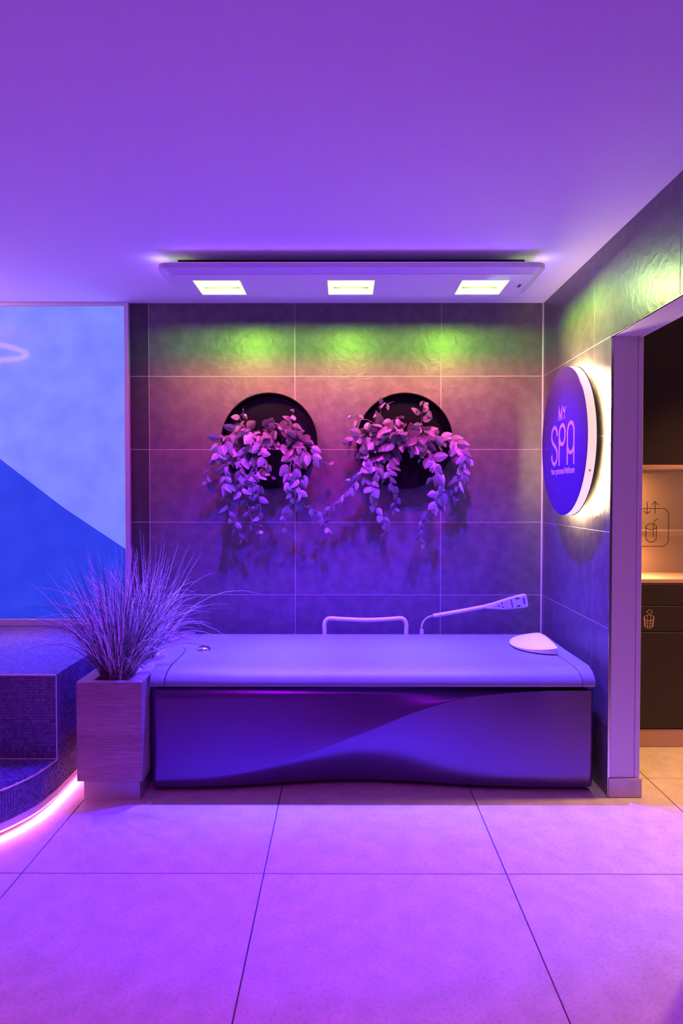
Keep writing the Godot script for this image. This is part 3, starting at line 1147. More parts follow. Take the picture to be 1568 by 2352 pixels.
	for q in [[1.133, 0.882], [1.142, 0.833]]:
		b = MB.new()
		var tilt := 0.12
		b.prism(PackedVector2Array([Vector2(q[0] - 0.012, q[1] - 0.004), Vector2(q[0] + 0.010, q[1] - 0.006), Vector2(q[0] + 0.010, q[1] + 0.006), Vector2(q[0] - 0.012, q[1] + 0.004)]), kx, 0.001)
		b.prism(PackedVector2Array([Vector2(q[0] + 0.012, q[1] - 0.002), Vector2(q[0] + 0.018, q[1] - 0.002 + tilt * 0.01), Vector2(q[0] + 0.018, q[1] + 0.002), Vector2(q[0] + 0.012, q[1] + 0.002)]), kx, 0.001)
		part(kp, "pictogram", b, M.dark_print)
	b = MB.new()
	b.ribbon(smooth2([Vector2(1.063, 0.866), Vector2(1.069, 0.852), Vector2(1.064, 0.840), Vector2(1.066, 0.822)], 4), kx, 0.0012, 0.0006)
	part(kp, "pictogram", b, M.dark_print)
	text(kp, "wellsystem", Transform3D(Basis(Vector3(0, 0, 1), deg_to_rad(-76.0)), Vector3(1.098, 0.849, -4.684)), 0.052, 0.0105, M.dark_print, true)


# Raised lettering, w metres long and h metres from baseline to cap, centred on xf, reading along its x axis.
func text(parent: Node3D, words: String, xf: Transform3D, w: float, h: float, m: Material, bold := false) -> void:
	var f := SystemFont.new()
	f.font_names = PackedStringArray(["Droid Sans"])
	f.font_weight = 700 if bold else 400
	var tm := TextMesh.new()
	tm.text = words
	tm.font = f
	tm.font_size = 64
	tm.pixel_size = 0.01
	tm.depth = 0.05
	tm.curve_step = 2.0
	var box := tm.get_aabb()
	var o := MeshInstance3D.new()
	o.name = "lettering"
	o.mesh = tm
	o.material_override = m
	parent.add_child(o, true)
	var sx := w / box.size.x
	var sy := h / (64 * 0.01 * 0.714)
	var mid := box.get_center()
	var off := Vector3.ZERO
	var p := parent
	while p != self:
		off -= p.position
		p = p.get_parent() as Node3D
	var s := Transform3D(xf.basis * Basis.from_scale(Vector3(sx, sy, 0.02)), xf.origin + off)
	o.transform = s * Transform3D(Basis(), Vector3(-mid.x, -mid.y, 0))
	o.set_meta("label", "white tagline lettering" if parent.name != "keypad" else "small dark lettering")


# ------------------------------------------------------------------ ceiling colour-light panel
func colour_lamp() -> void:
	var cx := 0.040
	var z0 := -3.86
	var z1 := -4.375
	var y0 := 2.749
	var t := thing("ceiling_light_panel", "long white rounded ceiling light panel with three glowing windows", "ceiling lamp", Vector3(cx, 2.869, -4.12))
	# rounded-rectangle outline in plan, as (x, z), inset by d
	var outline := func(d: float) -> PackedVector2Array:
		var out := PackedVector2Array()
		var hx := 1.042 - d
		var hz := 0.5 * (z0 - z1) + 0.004 - d
		var r := maxf(0.055 - d * 0.5, 0.01)
		for q in [[1.0, 1.0, 0.0], [-1.0, 1.0, PI / 2], [-1.0, -1.0, PI], [1.0, -1.0, PI * 1.5]]:
			for s in 9:
				var a: float = q[2] + PI / 2 * s / 8.0
				out.append(Vector2(cx + q[0] * (hx - r) + cos(a) * r, 0.5 * (z0 + z1) + q[1] * (hz - r) + sin(a) * r))
		return out
	var b := MB.new()
	for band in [[[0.10, 2.800], [0.004, 2.800], [0.001, 2.799], [0.0, 2.796], [0.0, 2.776], [0.002, 2.773], [0.006, 2.772]], [[0.006, 2.772], [0.010, 2.7715], [0.044, 2.7535], [0.047, 2.753]], [[0.047, 2.753], [0.048, 2.7495], [0.050, y0]]]:
		var rows := []
		for q in band:
			var ring := PackedVector3Array()
			var o: PackedVector2Array = outline.call(q[0])
			for k in o.size() + 1:
				ring.append(Vector3(o[k % o.size()].x, q[1], o[k % o.size()].y))
			rows.append(ring)
		b.grid(rows, true, true)
	b.span(Vector3(cx - 0.95, 2.798, z1 + 0.09), Vector3(cx + 0.95, 2.800, z0 - 0.09))
	# the underside, with the three windows left open
	var wx := [-0.708, 0.040, 0.787]
	var wz0 := -4.012
	var wz1 := -4.291
	var hw := 0.131
	var hole: PackedVector2Array = outline.call(0.050)
	var cuts := [-2.0, wx[0] - hw, wx[0] + hw, wx[1] - hw, wx[1] + hw, wx[2] - hw, wx[2] + hw, 2.0]
	for k in 7:
		var bands := [[-9.0, 9.0]] if k % 2 == 0 else [[-9.0, wz1], [wz0, 9.0]]
		for q in bands:
			for piece in Geometry2D.intersect_polygons(hole, PackedVector2Array([Vector2(cuts[k], q[0]), Vector2(cuts[k + 1], q[0]), Vector2(cuts[k + 1], q[1]), Vector2(cuts[k], q[1])])):
				var tr := Geometry2D.triangulate_polygon(piece)
				for e in range(0, tr.size(), 3):
					b.tri(Vector3(piece[tr[e]].x, y0, piece[tr[e]].y), Vector3(piece[tr[e + 1]].x, y0, piece[tr[e + 1]].y), Vector3(piece[tr[e + 2]].x, y0, piece[tr[e + 2]].y), Vector3.DOWN)
	part(t, "housing", b, M.white_plastic)
	b = MB.new()
	b.span(Vector3(-0.925, 2.800, z1 + 0.12), Vector3(1.005, CEIL, -4.03), 0.002)
	part(t, "mounting_box", b, M.black_matt, "black mounting box on the ceiling")
	for x in [-0.93, 1.01]:
		b = MB.new()
		b.span(Vector3(x - 0.02, 2.800, -4.03), Vector3(x + 0.02, 2.815, -3.99), 0.001)
		part(t, "clip", b, M.steel)
	var lampglow := glow("lamp_glow", lin(1.0, 1.0, 0.60), 2.5)
	var upglow := glow("added_uplight_glow", lin(0.30, 0.09, 1.0), 1.0)  # glow of the added strips, unseen on top of the housing
	var fringeglow := glow("lamp_fringe_glow", lin(0.72, 1.0, 0.20), 1.15)  # added glow that paints the yellow light fringe round each window
	var top := 2.786
	for k in 3:
		var x0: float = wx[k] - hw
		var x1: float = wx[k] + hw
		# reflector well
		b = MB.new()
		var lo := [Vector3(x0, y0, wz0), Vector3(x1, y0, wz0), Vector3(x1, y0, wz1), Vector3(x0, y0, wz1)]
		for e in 4:
			var p0: Vector3 = lo[e]
			var p1: Vector3 = lo[(e + 1) % 4]
			var mid := Vector3(wx[k], y0, (wz0 + wz1) / 2)
			b.quad(p0, p1, Vector3(p1.x, top + 0.006, p1.z), Vector3(p0.x, top + 0.006, p0.z), mid - (p0 + p1) * 0.5)
		var w := part(t, "light_window", b, M.white_plastic, "white reflector well of a light window")
		b = MB.new()
		b.span(Vector3(x0 + 0.002, top, wz1 + 0.002), Vector3(x1 - 0.002, top + 0.006, wz0 - 0.002))
		part(w, "diffuser", b, lampglow, "glowing yellow white diffuser")
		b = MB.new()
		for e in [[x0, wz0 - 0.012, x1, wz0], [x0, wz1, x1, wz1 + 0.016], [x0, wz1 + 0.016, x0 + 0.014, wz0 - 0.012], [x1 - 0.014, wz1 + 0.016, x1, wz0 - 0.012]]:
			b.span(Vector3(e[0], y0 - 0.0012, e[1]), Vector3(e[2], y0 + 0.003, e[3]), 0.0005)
		part(w, "rim", b, fringeglow, "added glowing border for the yellow green light fringe")
		b = MB.new()
		b.span(Vector3(x0 + 0.03, y0 + 0.010, wz1 + 0.085), Vector3(x1 - 0.03, y0 + 0.018, wz1 + 0.091), 0.001)
		part(w, "louvre", b, M.black_matt, "narrow dark louvre bar")
		var c := Vector3(wx[k], 2.768, -4.085)
		lamp_light(c, k)
	var violet := lin(0.30, 0.09, 1.0)  # uplights added to fill the dark ceiling round the panel
	for e in [[Vector3(cx, 2.806, z0 - 0.012), Vector3(1, 0, 0), Vector3(0, 0.25, 1), 1.94, 0.075], [Vector3(cx - 1.03, 2.806, -4.12), Vector3(0, 0, 1), Vector3(-1, 0.4, 0), 0.38, 0.028], [Vector3(cx + 1.03, 2.806, -4.12), Vector3(0, 0, 1), Vector3(1, 0.4, 0), 0.38, 0.028]]:
		b = MB.new()
		b.box(e[0] - Vector3(0, 0.0035, 0), e[1] * e[3] + Vector3(0.006, 0.005, 0.006) * (Vector3.ONE - e[1]))
		part(t, "added_uplight", b, upglow, "added unseen violet strip that fills the dark ceiling")
		strip_light("added_edge_light", e[0] + Vector3(0, 0.003, 0), e[1], e[2], violet, e[4], Vector2(e[3], 0.008))
	for x in [-0.965, 1.045]:
		area("added_gap_light", Vector3(x, 2.812, -4.02), Vector3(0, 1, 0), lin(0.8, 1.0, 0.25), 0.005, Vector2(0.05, 0.2))  # added for the yellow green leak in the gap above the panel
	b = MB.new()
	b.span(Vector3(0.990, y0 - 0.0012, -4.145), Vector3(1.004, y0, -4.09), 0.0003)
	part(t, "maker_badge", b, M.dark_print, "tiny dark badge")


# One window's light: blue goes straight down, red at a slant, yellow green sideways under the housing's edge.
func lamp_light(c: Vector3, k: int) -> void:
	spot("cone_core_light", c, Vector3.DOWN, lin(0.9, 1.0, 1.0), 1.4, 22.0, 1.0, 0.03)
	spot("cone_narrow_light", c, Vector3.DOWN, lin(0.034, 0.009, 1.0), 24.0, 41.0, 1.0, 0.03)
	spot("cone_wide_light", c, Vector3.DOWN, lin(0.02, 0.0, 1.0), 1.1, 54.0, 1.0, 0.03)
	spot("cone_flood_light", c, Vector3.DOWN, lin(0.30, 0.0, 1.0), 1.3, 70.0, 1.0, 0.03)
	var ways := [Vector3(0, 0, -1)]
	if k != 1:
		ways.append(Vector3(k - 1, 0, 0))
	for w in ways:
		var bright := 1.25 if w.x == 0.0 else 1.7
		spot("flat_light", c, w + Vector3(0, -0.12, 0), lin(0.42, 1.0, 0.04), bright, 48.0, 1.0, 0.02)
		# deeper in the well and nearer its edge, so that the housing hides it from the top of the wall
		var deep := Vector3(c.x, 2.778, -4.215) if w.x == 0.0 else Vector3(c.x + w.x * 0.045, 2.778, c.z)
		spot("slant_light", deep, w + Vector3(0, -0.60, 0), lin(1.0, 0.01, 0.22), 2.8 if w.x == 0.0 else 0.9, 50.0, 1.0, 0.012)
	if k == 2:
		spot("flat_light", c, Vector3(1, -0.14, 1), lin(0.62, 1.0, 0.30), 2.2, 48.0, 1.0, 0.03)
	spot("fore_light", c, Vector3(0, -0.95, 1), lin(1.0, 0.03, 0.02), 0.65, 45.0, 1.0, 0.02)


# ------------------------------------------------------------------ lit round sign
func sign_disc() -> void:
	var c := Vector3(1.31, 1.868, -4.155)
	var r := 0.424
	var t := thing("round_sign", "round violet sign with white lettering and warm halo on the tiled wall", "sign", c)
	# axis of the disc points away from the wall (-x)
	var ax := Transform3D(Basis(Vector3(0, 0, 1), Vector3(-1, 0, 0), Vector3(0, -1, 0)), c)
	var b := MB.new()
	b.turned([[r - 0.004, 0.0475], [r, 0.044], [r, 0.002], [r - 0.002, 0.0], [0.0001, 0.0]], ax, 96)
	part(t, "rim", b, M.acrylic, "edge-lit cream rim of the sign")
	b = MB.new()
	b.turned([[r + 0.002, -0.003], [r + 0.002, 0.0], [r - 0.004, 0.0]], ax, 96)
	b.turned([[r + 0.002, -0.003], [0.0001, -0.003]], ax, 96)
	part(t, "back_plate", b, M.black_matt, "thin dark back plate")
	b = MB.new()
	b.turned([[0.0001, 0.050], [r - 0.001, 0.050], [r + 0.0005, 0.0485], [r + 0.0005, 0.047], [r - 0.005, 0.047]], ax, 96)
	var face := part(t, "face", b, M.sign_face, "glossy violet face")
	for a in 3:
		b = MB.new()
		var g := a * TAU / 3.0 + 0.5
		b.lathe([[0.012, -0.052], [0.012, -0.003]], Transform3D(ax.basis, c + Vector3(0, cos(g) * 0.25, sin(g) * 0.25)), 12)
		part(t, "spacer", b, M.steel)
	b = MB.new()
	b.turned([[0.0001, 0.003], [0.006, 0.003], [0.006, 0.0]], Transform3D(Basis(Vector3(1, 0, 0), Vector3(0, -0.42, 0.907).normalized(), Vector3(1, 0, 0).cross(Vector3(0, -0.42, 0.907).normalized())), c + Vector3(-0.022, -0.42 * r, 0.907 * r)), 10)
	part(t, "screw", b, M.steel)
	# lettering: xf reads towards +z with y up, facing -x
	var lx := Transform3D(Basis(Vector3(0, 0, 1), Vector3.UP, Vector3(-1, 0, 0)), Vector3(c.x - 0.0502, 0, 0))
	var word := MB.new()
	var w := 0.0215
	var s := smooth2([Vector2(-4.253, 1.906), Vector2(-4.262, 1.938), Vector2(-4.305, 1.963), Vector2(-4.350, 1.942), Vector2(-4.362, 1.905), Vector2(-4.345, 1.874), Vector2(-4.305, 1.852), Vector2(-4.267, 1.827), Vector2(-4.252, 1.793), Vector2(-4.265, 1.760), Vector2(-4.307, 1.741), Vector2(-4.350, 1.762), Vector2(-4.363, 1.798)], 6)
	word.ribbon(s, lx, w, 0.0012)
	part(face, "letter", word, M.sign_letter, "white letter S")
	word = MB.new()
	word.ribbon(PackedVector2Array([Vector2(-4.212, 1.730), Vector2(-4.212, 1.900)]), lx, w, 0.0012)
	word.ribbon(arc(Vector2(-4.157, 1.907), 0.055, 0.056, 0, TAU, 36), lx, w, 0.0013)
	part(face, "letter", word, M.sign_letter, "white letter P")
	word = MB.new()
	var aa := PackedVector2Array([Vector2(-4.059, 1.730), Vector2(-4.059, 1.900)])
	aa.append_array(arc(Vector2(-4.001, 1.904), 0.058, 0.059, PI, 0, 20))
	aa.append_array(PackedVector2Array([Vector2(-3.943, 1.900), Vector2(-3.943, 1.730)]))
	word.ribbon(aa, lx, w, 0.0012)
	word.ribbon(arc(Vector2(-4.001, 1.846), 0.058, 0.050, PI, TAU, 20), lx, w, 0.0013)
	part(face, "letter", word, M.sign_letter, "white letter A")
	var my := MB.new()
	for l in [[Vector2(-4.224, 1.993), Vector2(-4.222, 2.065), Vector2(-4.192, 2.004), Vector2(-4.164, 2.065), Vector2(-4.164, 1.993)], [Vector2(-4.146, 2.065), Vector2(-4.118, 2.028), Vector2(-4.090, 2.065)], [Vector2(-4.118, 2.030), Vector2(-4.118, 1.993)]]:
		my.ribbon(PackedVector2Array(l), lx, 0.0125, 0.0012)
	part(face, "letter", my, M.sign_letter, "white lettering reading MY")
	text(face, "Your personal Wellzone", Transform3D(lx.basis, Vector3(c.x - 0.0505, 1.6935, -4.151)), 0.44, 0.0335, M.sign_letter, true)

	# halo: a warm led ring on the back plate, turned to the wall and outwards
	var hl := thing("halo_led_ring", "warm white led ring glowing behind the round sign", "light strip", c)
	b = MB.new()
	b.turned([[r - 0.024, 0.0], [r - 0.024, 0.004], [r - 0.012, 0.004], [r - 0.012, 0.0]], Transform3D(Basis(Vector3(0, 0, 1), Vector3(1, 0, 0), Vector3(0, 1, 0)), c + Vector3(0.0035, 0, 0)), 96)
	var warm := lin(1.0, 0.70, 0.36)
	part(hl, "led_ring", b, glow("halo_led", warm, 8.0))
	for k in 40:
		var a := TAU * k / 40.0
		var o := Vector3(0, cos(a), sin(a))
		strip_light("halo_light", c + Vector3(0.0095, 0, 0) + o * (r - 0.018), Vector3(0, -sin(a), cos(a)), o * 0.48 + Vector3(0.88, 0, 0), warm, 0.062, Vector2(0.066, 0.012))


# ------------------------------------------------------------------ planter box with grasses
func planter_box() -> void:
	var x0 := -1.352
	var x1 := -1.021
	var z0 := -3.60
	var z1 := -4.925
	var t := thing("planter_box", "long oak-look planter box beside the massage bed", "planter", Vector3(-1.19, 0, -4.2))
	var w := 0.075
	var f := 0.036
	var top := 0.615
	var bot := 0.108
	for s in [["front_board", Vector3(x0, bot, z0 - f), Vector3(x1, top, z0)], ["side_board", Vector3(x1 - w, bot, z1), Vector3(x1, top, z0 - f - 0.0005)], ["side_board", Vector3(x0, bot, z1), Vector3(x0 + w, top, z0 - f - 0.0005)], ["back_board", Vector3(x0 + w, bot, z1), Vector3(x1 - w, top, z1 + f)], ["bottom_board", Vector3(x0 + w, bot, z1 + f), Vector3(x1 - w, bot + 0.02, z0 - f)]]:
		var b := MB.new()
		b.span(s[1], s[2], 0.0012)
		part(t, s[0], b, M.oak)
	var b := MB.new()
	b.span(Vector3(-1.330, 0.0, z1 + 0.03), Vector3(-1.043, bot, -3.635), 0.001)
	part(t, "plinth", b, M.plinth_laminate, "recessed grey plinth")
	# three white grow pots, pebbles between
	var pots := [[-1.187, -3.755, 0.084], [-1.187, -4.20, 0.084], [-1.187, -4.60, 0.084]]
	for k in 3:
		var q = pots[k]
		var pt := thing("grow_pot", ["white plastic pot under the front grass tuft in the planter", "white plastic pot under the middle grass tuft in the planter", "white plastic pot under the rear grass tuft in the planter"][k], "pot", Vector3(q[0], 0.30, q[1]), "pots in the planter")
		b = MB.new()
		b.lathe([[0.0001, 0.13], [q[2] * 0.8, 0.13], [q[2], 0.590 if k == 0 else 0.606], [q[2] - 0.005, 0.590 if k == 0 else 0.606], [q[2] - 0.012, 0.545], [0.0001, 0.545]], Transform3D(Basis(), Vector3(q[0], 0, q[1])), 28)
		part(pt, "wall", b, M.pot_white)
	var bed_mesh := MB.new()
	bed_mesh.span(Vector3(x0 + w, 0.50, z1 + f), Vector3(x1 - w, 0.560, z0 - f))
	part(t, "soil", bed_mesh, M.black_matt)
	var peb := MB.new()
	var rows := []
	for r in 5:
		var ring := PackedVector3Array()
		for s in 8:
			var a := TAU * (s % 7) / 7.0
			var e := PI * r / 4.0
			var k := 1.0 + 0.15 * sin(a * 2.0 + r)
			ring.append(Vector3(cos(a) * sin(e) * k, cos(e) * 0.7, sin(a) * sin(e)))
		rows.append(ring)
	peb.grid(rows, true, true)
	var mm := MultiMesh.new()
	mm.transform_format = MultiMesh.TRANSFORM_3D
	mm.use_colors = true
	mm.mesh = peb.mesh()
	var places: Array[Transform3D] = []
	while places.size() < 1100:
		var p := Vector3(rng.randf_range(x0 + w + 0.01, x1 - w - 0.01), 0.566 + rng.randf_range(-0.004, 0.022), rng.randf_range(z1 + f + 0.01, z0 - f - 0.01))
		var clear := true
		for q in pots:
			if Vector2(p.x - q[0], p.z - q[1]).length() < q[2] - 0.02:
				clear = rng.randf() < 0.10
		if clear:
			var s := rng.randf_range(0.006, 0.012)
			places.append(Transform3D(Basis.from_euler(Vector3(rng.randf_range(-0.5, 0.5), rng.randf() * TAU, rng.randf_range(-0.5, 0.5))).scaled(Vector3.ONE * s), p))
	mm.instance_count = places.size()
	for k in places.size():
		mm.set_instance_transform(k, places[k])
		var g := rng.randf_range(0.7, 1.05)
		mm.set_instance_color(k, Color(g, g, g))
	var po := MultiMeshInstance3D.new()
	po.name = numbered("white_pebbles")
	po.multimesh = mm
	po.material_override = M.pebble
	add_child(po)
	tag(po, "small white pebbles filling the oak-look planter box", "pebbles", "", "stuff")

	# grass tufts; the last value is the share of blades painted as lit
	tuft(Vector3(-1.187, 0.565, -3.755), 430, 60, 0.80, 0.062, "tall dry ornamental grass tuft at the front of the planter", 1.0, 0.34)
	tuft(Vector3(-1.187, 0.565, -4.20), 260, 40, 0.80, 0.055, "ornamental grass tuft painted mostly as lit in the middle of the planter", 1.0, 0.78)
	tuft(Vector3(-1.187, 0.565, -4.60), 90, 16, 0.46, 0.045, "short sparse grass tuft near the tiled wall in the planter", 1.1, 0.8)


func blade_path(root: Vector3, lean: Vector2, h: float, droop: float, k := 9) -> PackedVector3Array:
	var out := PackedVector3Array()
	var side := Vector3(lean.x, 0, lean.y)
	for s in k:
		var u := float(s) / (k - 1)
		var p := root + side * h * (0.75 * u + droop * u * u * 0.9) + Vector3.UP * h * (u - 0.55 * droop * u * u * u - side.length() * 0.42 * u * u)
		p.z = clampf(p.z, BACK + 0.03, 0.0)
		out.append(p)
	return out


func tuft(root: Vector3, many: int, stray: int, h: float, spread: float, label: String, wide: float, pale: float) -> void:
	var t := thing("ornamental_grass", label, "grass", root, "grass tufts in the planter")
	var bodies := [MB.new(), MB.new()]
	for k in many + stray:
		var a := rng.randf() * TAU
		var r := sqrt(rng.randf())
		var p := root + Vector3(cos(a) * r * spread, 0, sin(a) * r * spread * 1.2)
		var out := Vector2(cos(a), sin(a)) * r
		var lean := out * 0.42 * wide + Vector2(rng.randfn(0.0, 0.17), rng.randfn(0.0, 0.15))
		var tall := h * (rng.randf_range(0.62, 1.06) if rng.randf() < 0.85 else rng.randf_range(0.3, 0.6))
		var droop := maxf(0.0, rng.randfn(0.20, 0.24))
		if k >= many:
			lean = out.normalized() * rng.randf_range(0.35, 0.75) + Vector2(rng.randfn(0, 0.1), rng.randfn(0, 0.1))
			droop = rng.randf_range(0.15, 0.7)
			tall = h * rng.randf_range(0.55, 1.05)
		# the blades stay clear of the wall and the planter's own sides at their foot
		var path := blade_path(p, lean, tall, droop)
		var rad := []
		var w0 := rng.randf_range(0.0012, 0.0023)
		for s in path.size():
			rad.append(maxf(0.0003, w0 * (1.0 - pow(float(s) / (path.size() - 1), 2.5) * 0.85)))
		if k < many:
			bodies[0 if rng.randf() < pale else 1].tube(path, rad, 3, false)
		else:
			var b := MB.new()
			b.tube(path, rad, 3, false)
			part(t, "stray_blade", b, M.grass_lit if rng.randf() < pale + 0.1 else M.grass_shaded)
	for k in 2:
		var o := part(t, "blades", bodies[k], [M.grass_lit, M.grass_shaded][k], ["dry straw blades painted pale as if lamplit", "blades painted dark as if shaded inside the tuft"][k])
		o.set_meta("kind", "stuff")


# ------------------------------------------------------------------ round wall planters with trailing plants
func leaf_mesh(curl: float, fold: float, wide: float) -> ArrayMesh:
	var b := MB.new()
	var rows := []
	for r in 17:
		var u := r / 16.0
		var half := wide * 0.5 * pow(sin(PI * pow(u * 0.985 + 0.012, 0.62)), 0.85)
		var row := PackedVector3Array()
		for c in 9:
			var s := c / 4.0 - 1.0
			var y := u - 0.13 * absf(s) * pow(1.0 - u, 3.0) - 0.02
			var z := -fold * half * absf(s) - curl * u * u - 0.10 * s * s * half
			z += 0.022 * sin(u * 30.0 - absf(s) * 5.0) * minf(absf(s) * 2.0, 1.0) * (1.0 - absf(s) * 0.5) * sin(PI * u)
			row.append(Vector3(s * half, y, z))
		rows.append(row)
	b.grid(rows)
	return b.mesh()


func wall_plants() -> void:
	var discs := [Vector2(-0.505, 1.924), Vector2(0.411, 1.923)]
	var leaves := [leaf_mesh(0.16, 0.30, 0.80), leaf_mesh(0.30, 0.45, 0.72), leaf_mesh(0.06, 0.20, 0.88)]
	var vines := [
		[
			[Vector2(-0.653, 2.006), Vector2(-0.741, 1.969), Vector2(-0.803, 1.907), Vector2(-0.835, 1.826), Vector2(-0.854, 1.763), Vector2(-0.898, 1.719), Vector2(-0.923, 1.638)],
			[Vector2(-0.628, 1.981), Vector2(-0.716, 1.888), Vector2(-0.748, 1.794), Vector2(-0.773, 1.701), Vector2(-0.761, 1.576), Vector2(-0.774, 1.482), Vector2(-0.730, 1.388), Vector2(-0.712, 1.325), Vector2(-0.687, 1.269)],
			[Vector2(-0.603, 1.969), Vector2(-0.653, 1.857), Vector2(-0.679, 1.732), Vector2(-0.679, 1.638), Vector2(-0.655, 1.544), Vector2(-0.630, 1.450), Vector2(-0.617, 1.381), Vector2(-0.611, 1.331)],
			[Vector2(-0.553, 1.950), Vector2(-0.579, 1.826), Vector2(-0.579, 1.701), Vector2(-0.579, 1.607), Vector2(-0.554, 1.482), Vector2(-0.574, 1.388), Vector2(-0.567, 1.319)],
			[Vector2(-0.503, 1.956), Vector2(-0.529, 1.826), Vector2(-0.504, 1.763), Vector2(-0.491, 1.682)],
			[Vector2(-0.353, 1.994), Vector2(-0.328, 1.888), Vector2(-0.354, 1.763), Vector2(-0.354, 1.651), Vector2(-0.354, 1.544), Vector2(-0.367, 1.450), Vector2(-0.398, 1.369), Vector2(-0.386, 1.306)],
			[Vector2(-0.303, 1.956), Vector2(-0.278, 1.894), Vector2(-0.228, 1.825), Vector2(-0.172, 1.794), Vector2(-0.103, 1.763)],
			[Vector2(-0.303, 1.919), Vector2(-0.285, 1.794), Vector2(-0.304, 1.669), Vector2(-0.291, 1.557), Vector2(-0.260, 1.488), Vector2(-0.179, 1.450), Vector2(-0.141, 1.382), Vector2(-0.104, 1.331)],
			[Vector2(-0.347, 1.981), Vector2(-0.353, 2.056), Vector2(-0.328, 2.125)],
			[Vector2(-0.665, 2.006), Vector2(-0.696, 2.075), Vector2(-0.665, 2.106)],
			[Vector2(-0.541, 1.981), Vector2(-0.466, 2.006), Vector2(-0.434, 2.031)],
		],
		[
			[Vector2(0.241, 1.981), Vector2(0.179, 1.931), Vector2(0.141, 1.838), Vector2(0.129, 1.713), Vector2(0.073, 1.638), Vector2(0.010, 1.569), Vector2(-0.065, 1.501), Vector2(-0.109, 1.457), Vector2(-0.146, 1.435)],
			[Vector2(0.272, 1.956), Vector2(0.223, 1.825), Vector2(0.204, 1.701), Vector2(0.185, 1.607), Vector2(0.186, 1.513), Vector2(0.236, 1.450), Vector2(0.273, 1.369), Vector2(0.273, 1.294)],
			[Vector2(0.310, 1.919), Vector2(0.304, 1.794), Vector2(0.304, 1.701), Vector2(0.310, 1.638), Vector2(0.348, 1.588), Vector2(0.342, 1.526), Vector2(0.348, 1.457)],
			[Vector2(0.535, 1.956), Vector2(0.560, 1.857), Vector2(0.598, 1.763), Vector2(0.610, 1.669), Vector2(0.636, 1.588), Vector2(0.605, 1.513), Vector2(0.561, 1.450), Vector2(0.524, 1.357), Vector2(0.505, 1.294), Vector2(0.530, 1.231)],
			[Vector2(0.622, 1.950), Vector2(0.722, 1.925), Vector2(0.759, 1.869), Vector2(0.778, 1.794), Vector2(0.779, 1.701), Vector2(0.748, 1.632), Vector2(0.723, 1.563), Vector2(0.673, 1.507), Vector2(0.599, 1.451)],
			[Vector2(0.741, 1.925), Vector2(0.803, 1.807), Vector2(0.822, 1.744), Vector2(0.804, 1.682), Vector2(0.811, 1.607), Vector2(0.748, 1.519)],
			[Vector2(0.534, 2.006), Vector2(0.522, 2.106), Vector2(0.565, 2.155), Vector2(0.521, 2.180)],
			[Vector2(0.254, 2.006), Vector2(0.160, 2.062), Vector2(0.098, 2.062), Vector2(0.054, 2.087)],
			[Vector2(0.247, 2.006), Vector2(0.247, 2.118), Vector2(0.235, 2.149), Vector2(0.310, 2.168)],
			[Vector2(0.160, 1.981), Vector2(0.098, 1.950), Vector2(0.029, 1.906)],
			[Vector2(0.447, 1.969), Vector2(0.472, 1.869), Vector2(0.516, 1.807)],
			[Vector2(0.322, 2.006), Vector2(0.347, 2.075), Vector2(0.378, 2.068)],
		],
	]
	for d in 2:
		var c := Vector3(discs[d].x, discs[d].y, BACK)
		var r := 0.325
		var other := ["nearer the blue light panel", "nearer the round sign"][d] as String
		var bowl := thing("wall_planter", "round glossy black wall planter " + other, "planter", c, "round black wall planters")
		# axis points into the room
		var ax := Transform3D(Basis(Vector3(1, 0, 0), Vector3(0, 0, 1), Vector3(0, -1, 0)), c)
		var b := MB.new()
		b.turned([[0.0001, 0.010], [r - 0.010, 0.010], [r - 0.010, 0.082], [r - 0.008, 0.085], [r - 0.002, 0.085], [r, 0.083], [r, 0.001], [0.0001, 0.001]], ax, 80)
		part(bowl, "tray", b, M.black_gloss)
		b = MB.new()
		var half := PackedVector2Array()
		for s in 33:
			var a := PI + PI * s / 32.0
			half.append(Vector2(cos(a), sin(a)) * (r - 0.011))
		b.prism(half, Transform3D(Basis(), c + Vector3(0, 0.0, 0.074)), 0.008, 0.001)
		part(bowl, "front_pocket", b, M.black_gloss, "black half-moon front of the planting pocket")

		var plant := thing("trailing_plant", "trailing heart-leaved plant spilling from the planter " + other, "plant", c + Vector3(0, 0, 0.06), "trailing plants in the wall planters")
		var stems := MB.new()
		var spots := []   # [position, direction of growth, leaf length]
		for k in vines[d].size():
			var line: Array = vines[d][k]
			var up: bool = line[-1].y > line[0].y
			var path := PackedVector3Array()
			var n := line.size()
			var swing := rng.randf_range(0.0, 0.05)
			for s in n:
				var u := float(s) / (n - 1)
				var z := BACK + (0.06 + 0.10 * u if up else 0.05 + (0.10 + swing) * sin(minf(u * 2.4, 1.0) * PI * 0.5) - (0.045 + swing * 0.6) * maxf(0.0, u - 0.5) * 2.0)
				path.append(Vector3(line[s].x, line[s].y, z + rng.randf_range(0.0, 0.012)))
			path = smooth(path, 6)
			stems.tube(path, 0.0017, 5)
			var walked := 0.0
			var next := 0.0
			var total := 0.0
			for s in path.size() - 1:
				total += path[s].distance_to(path[s + 1])
			for s in path.size() - 1:
				walked += path[s].distance_to(path[s + 1])
				if walked >= next:
					var u := walked / total
					var size := lerpf(0.086, 0.040, pow(u, 1.3)) * rng.randf_range(0.7, 1.2)
					spots.append([path[s], (path[s + 1] - path[s]).normalized(), size])
					if u < 0.62 and not up:
						spots.append([path[s] + Vector3(rng.randf_range(-0.03, 0.03), rng.randf_range(-0.02, 0.02), rng.randf_range(-0.02, 0.02)), (path[s + 1] - path[s]).normalized(), size * 0.9])
					next += lerpf(0.036, 0.042, u)
				if s == path.size() - 2:
					spots.append([path[s + 1], (path[s + 1] - path[s]).normalized(), 0.032])
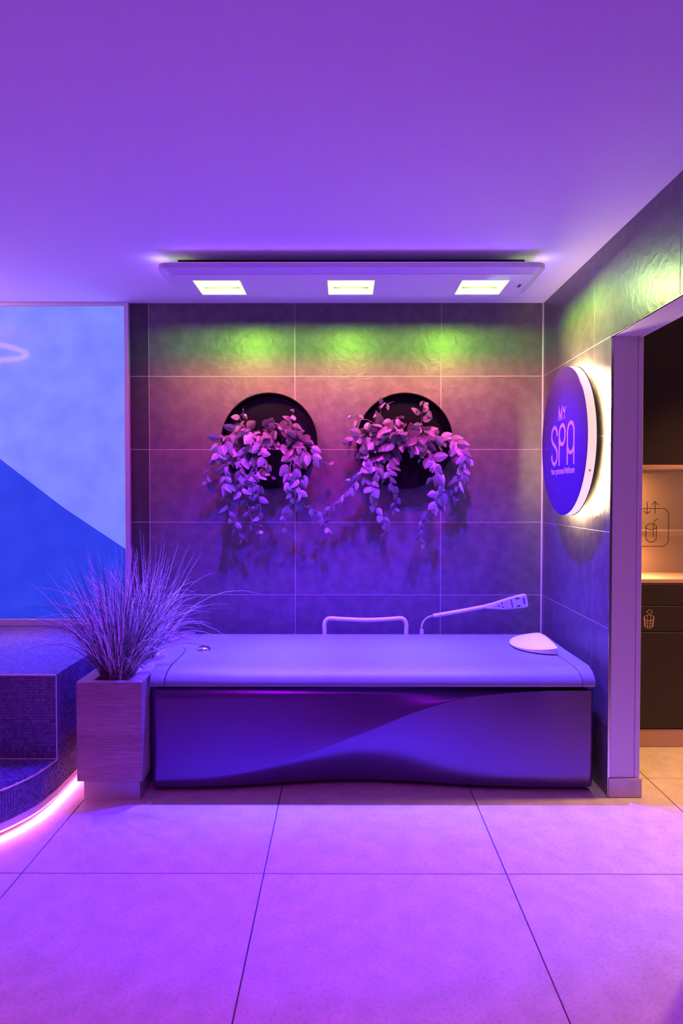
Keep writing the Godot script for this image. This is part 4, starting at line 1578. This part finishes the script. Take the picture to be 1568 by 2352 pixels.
		# the crown over the pocket's edge
		for k in 58:
			var x := c.x + rng.randf_range(-0.22, 0.20)
			spots.append([Vector3(x, c.y + rng.randf_range(-0.03, 0.10) - absf(x - c.x) * 0.12, BACK + rng.randf_range(0.05, 0.16)), Vector3(rng.randf_range(-0.6, 0.6), rng.randf_range(-0.4, 0.7), 0.5).normalized(), rng.randf_range(0.055, 0.098)])
		var side := 1.0
		for q in spots:
			side = -side
			var grow: Vector3 = q[1]
			var across := grow.cross(Vector3(0, 0, 1)).normalized() * side
			var tip := (across * rng.randf_range(0.35, 1.1) + grow * 0.5 + Vector3(0, -0.55, 0.25) + Vector3(rng.randfn(0, 0.25), rng.randfn(0, 0.25), rng.randfn(0, 0.2))).normalized()
			var face := (Vector3(rng.randfn(0, 0.75), 0.35 + rng.randfn(0, 0.6), 1.0)).normalized()
			var xs := tip.cross(face).normalized()
			face = xs.cross(tip).normalized()
			var root: Vector3 = q[0] + tip * q[2] * rng.randf_range(0.15, 0.4)
			if root.z < BACK + 0.035:
				root.z = BACK + 0.035
			if (root + tip * q[2]).z < BACK + 0.02:
				tip.z = absf(tip.z)
				xs = tip.cross(face).normalized()
				face = xs.cross(tip).normalized()
			# petiole
			stems.tube(PackedVector3Array([q[0], (q[0] + root) * 0.5 + Vector3(0, 0.004, 0.004), root]), 0.0010, 4, false)
			var o := part(plant, "leaf", leaves[rng.randi() % 3], M["leaf_%d" % [0, 0, 1, 1, 2][rng.randi() % 5]])
			o.transform = Transform3D(Basis(xs, tip, face).scaled(Vector3.ONE * q[2]), root - plant.position)
		part(plant, "stems", stems, M.stem)


# ------------------------------------------------------------------ lamps outside the frame
func room_lamps() -> void:
	# violet ceiling lamp behind the viewer; its light is set at the top of _ready()
	var t := thing("violet_ceiling_lamp", "flat violet ceiling lamp behind the viewer", "lamp", Vector3(-0.4, CEIL, -0.3))
	var b := MB.new()
	b.span(Vector3(-1.3, 2.82, -0.6), Vector3(0.5, 2.867, 0.0), 0.005)
	part(t, "lamp_panel", b, glow("violet_panel", lin(0.56, 0.05, 1.0), 1.5))
	# pink ring lamp over the platform, mirrored in the blue panel
	var r := thing("ring_lamp", "pink ring pendant lamp over the mosaic platform", "lamp", Vector3(-2.95, 2.70, -4.15))
	var ring := PackedVector3Array()
	for k in 49:
		var a := TAU * k / 48.0
		ring.append(Vector3(-2.95 + cos(a) * 0.40, 2.70, -4.15 + sin(a) * 0.40))
	b = MB.new()
	b.tube(ring, 0.02, 8, false)
	part(r, "lit_ring", b, glow("pink_ring", lin(1.0, 0.40, 0.75), 7.0))
	omni("ring_lamp_light", Vector3(-2.95, 2.62, -4.15), lin(1.0, 0.25, 0.6), 0.4, 0.2)
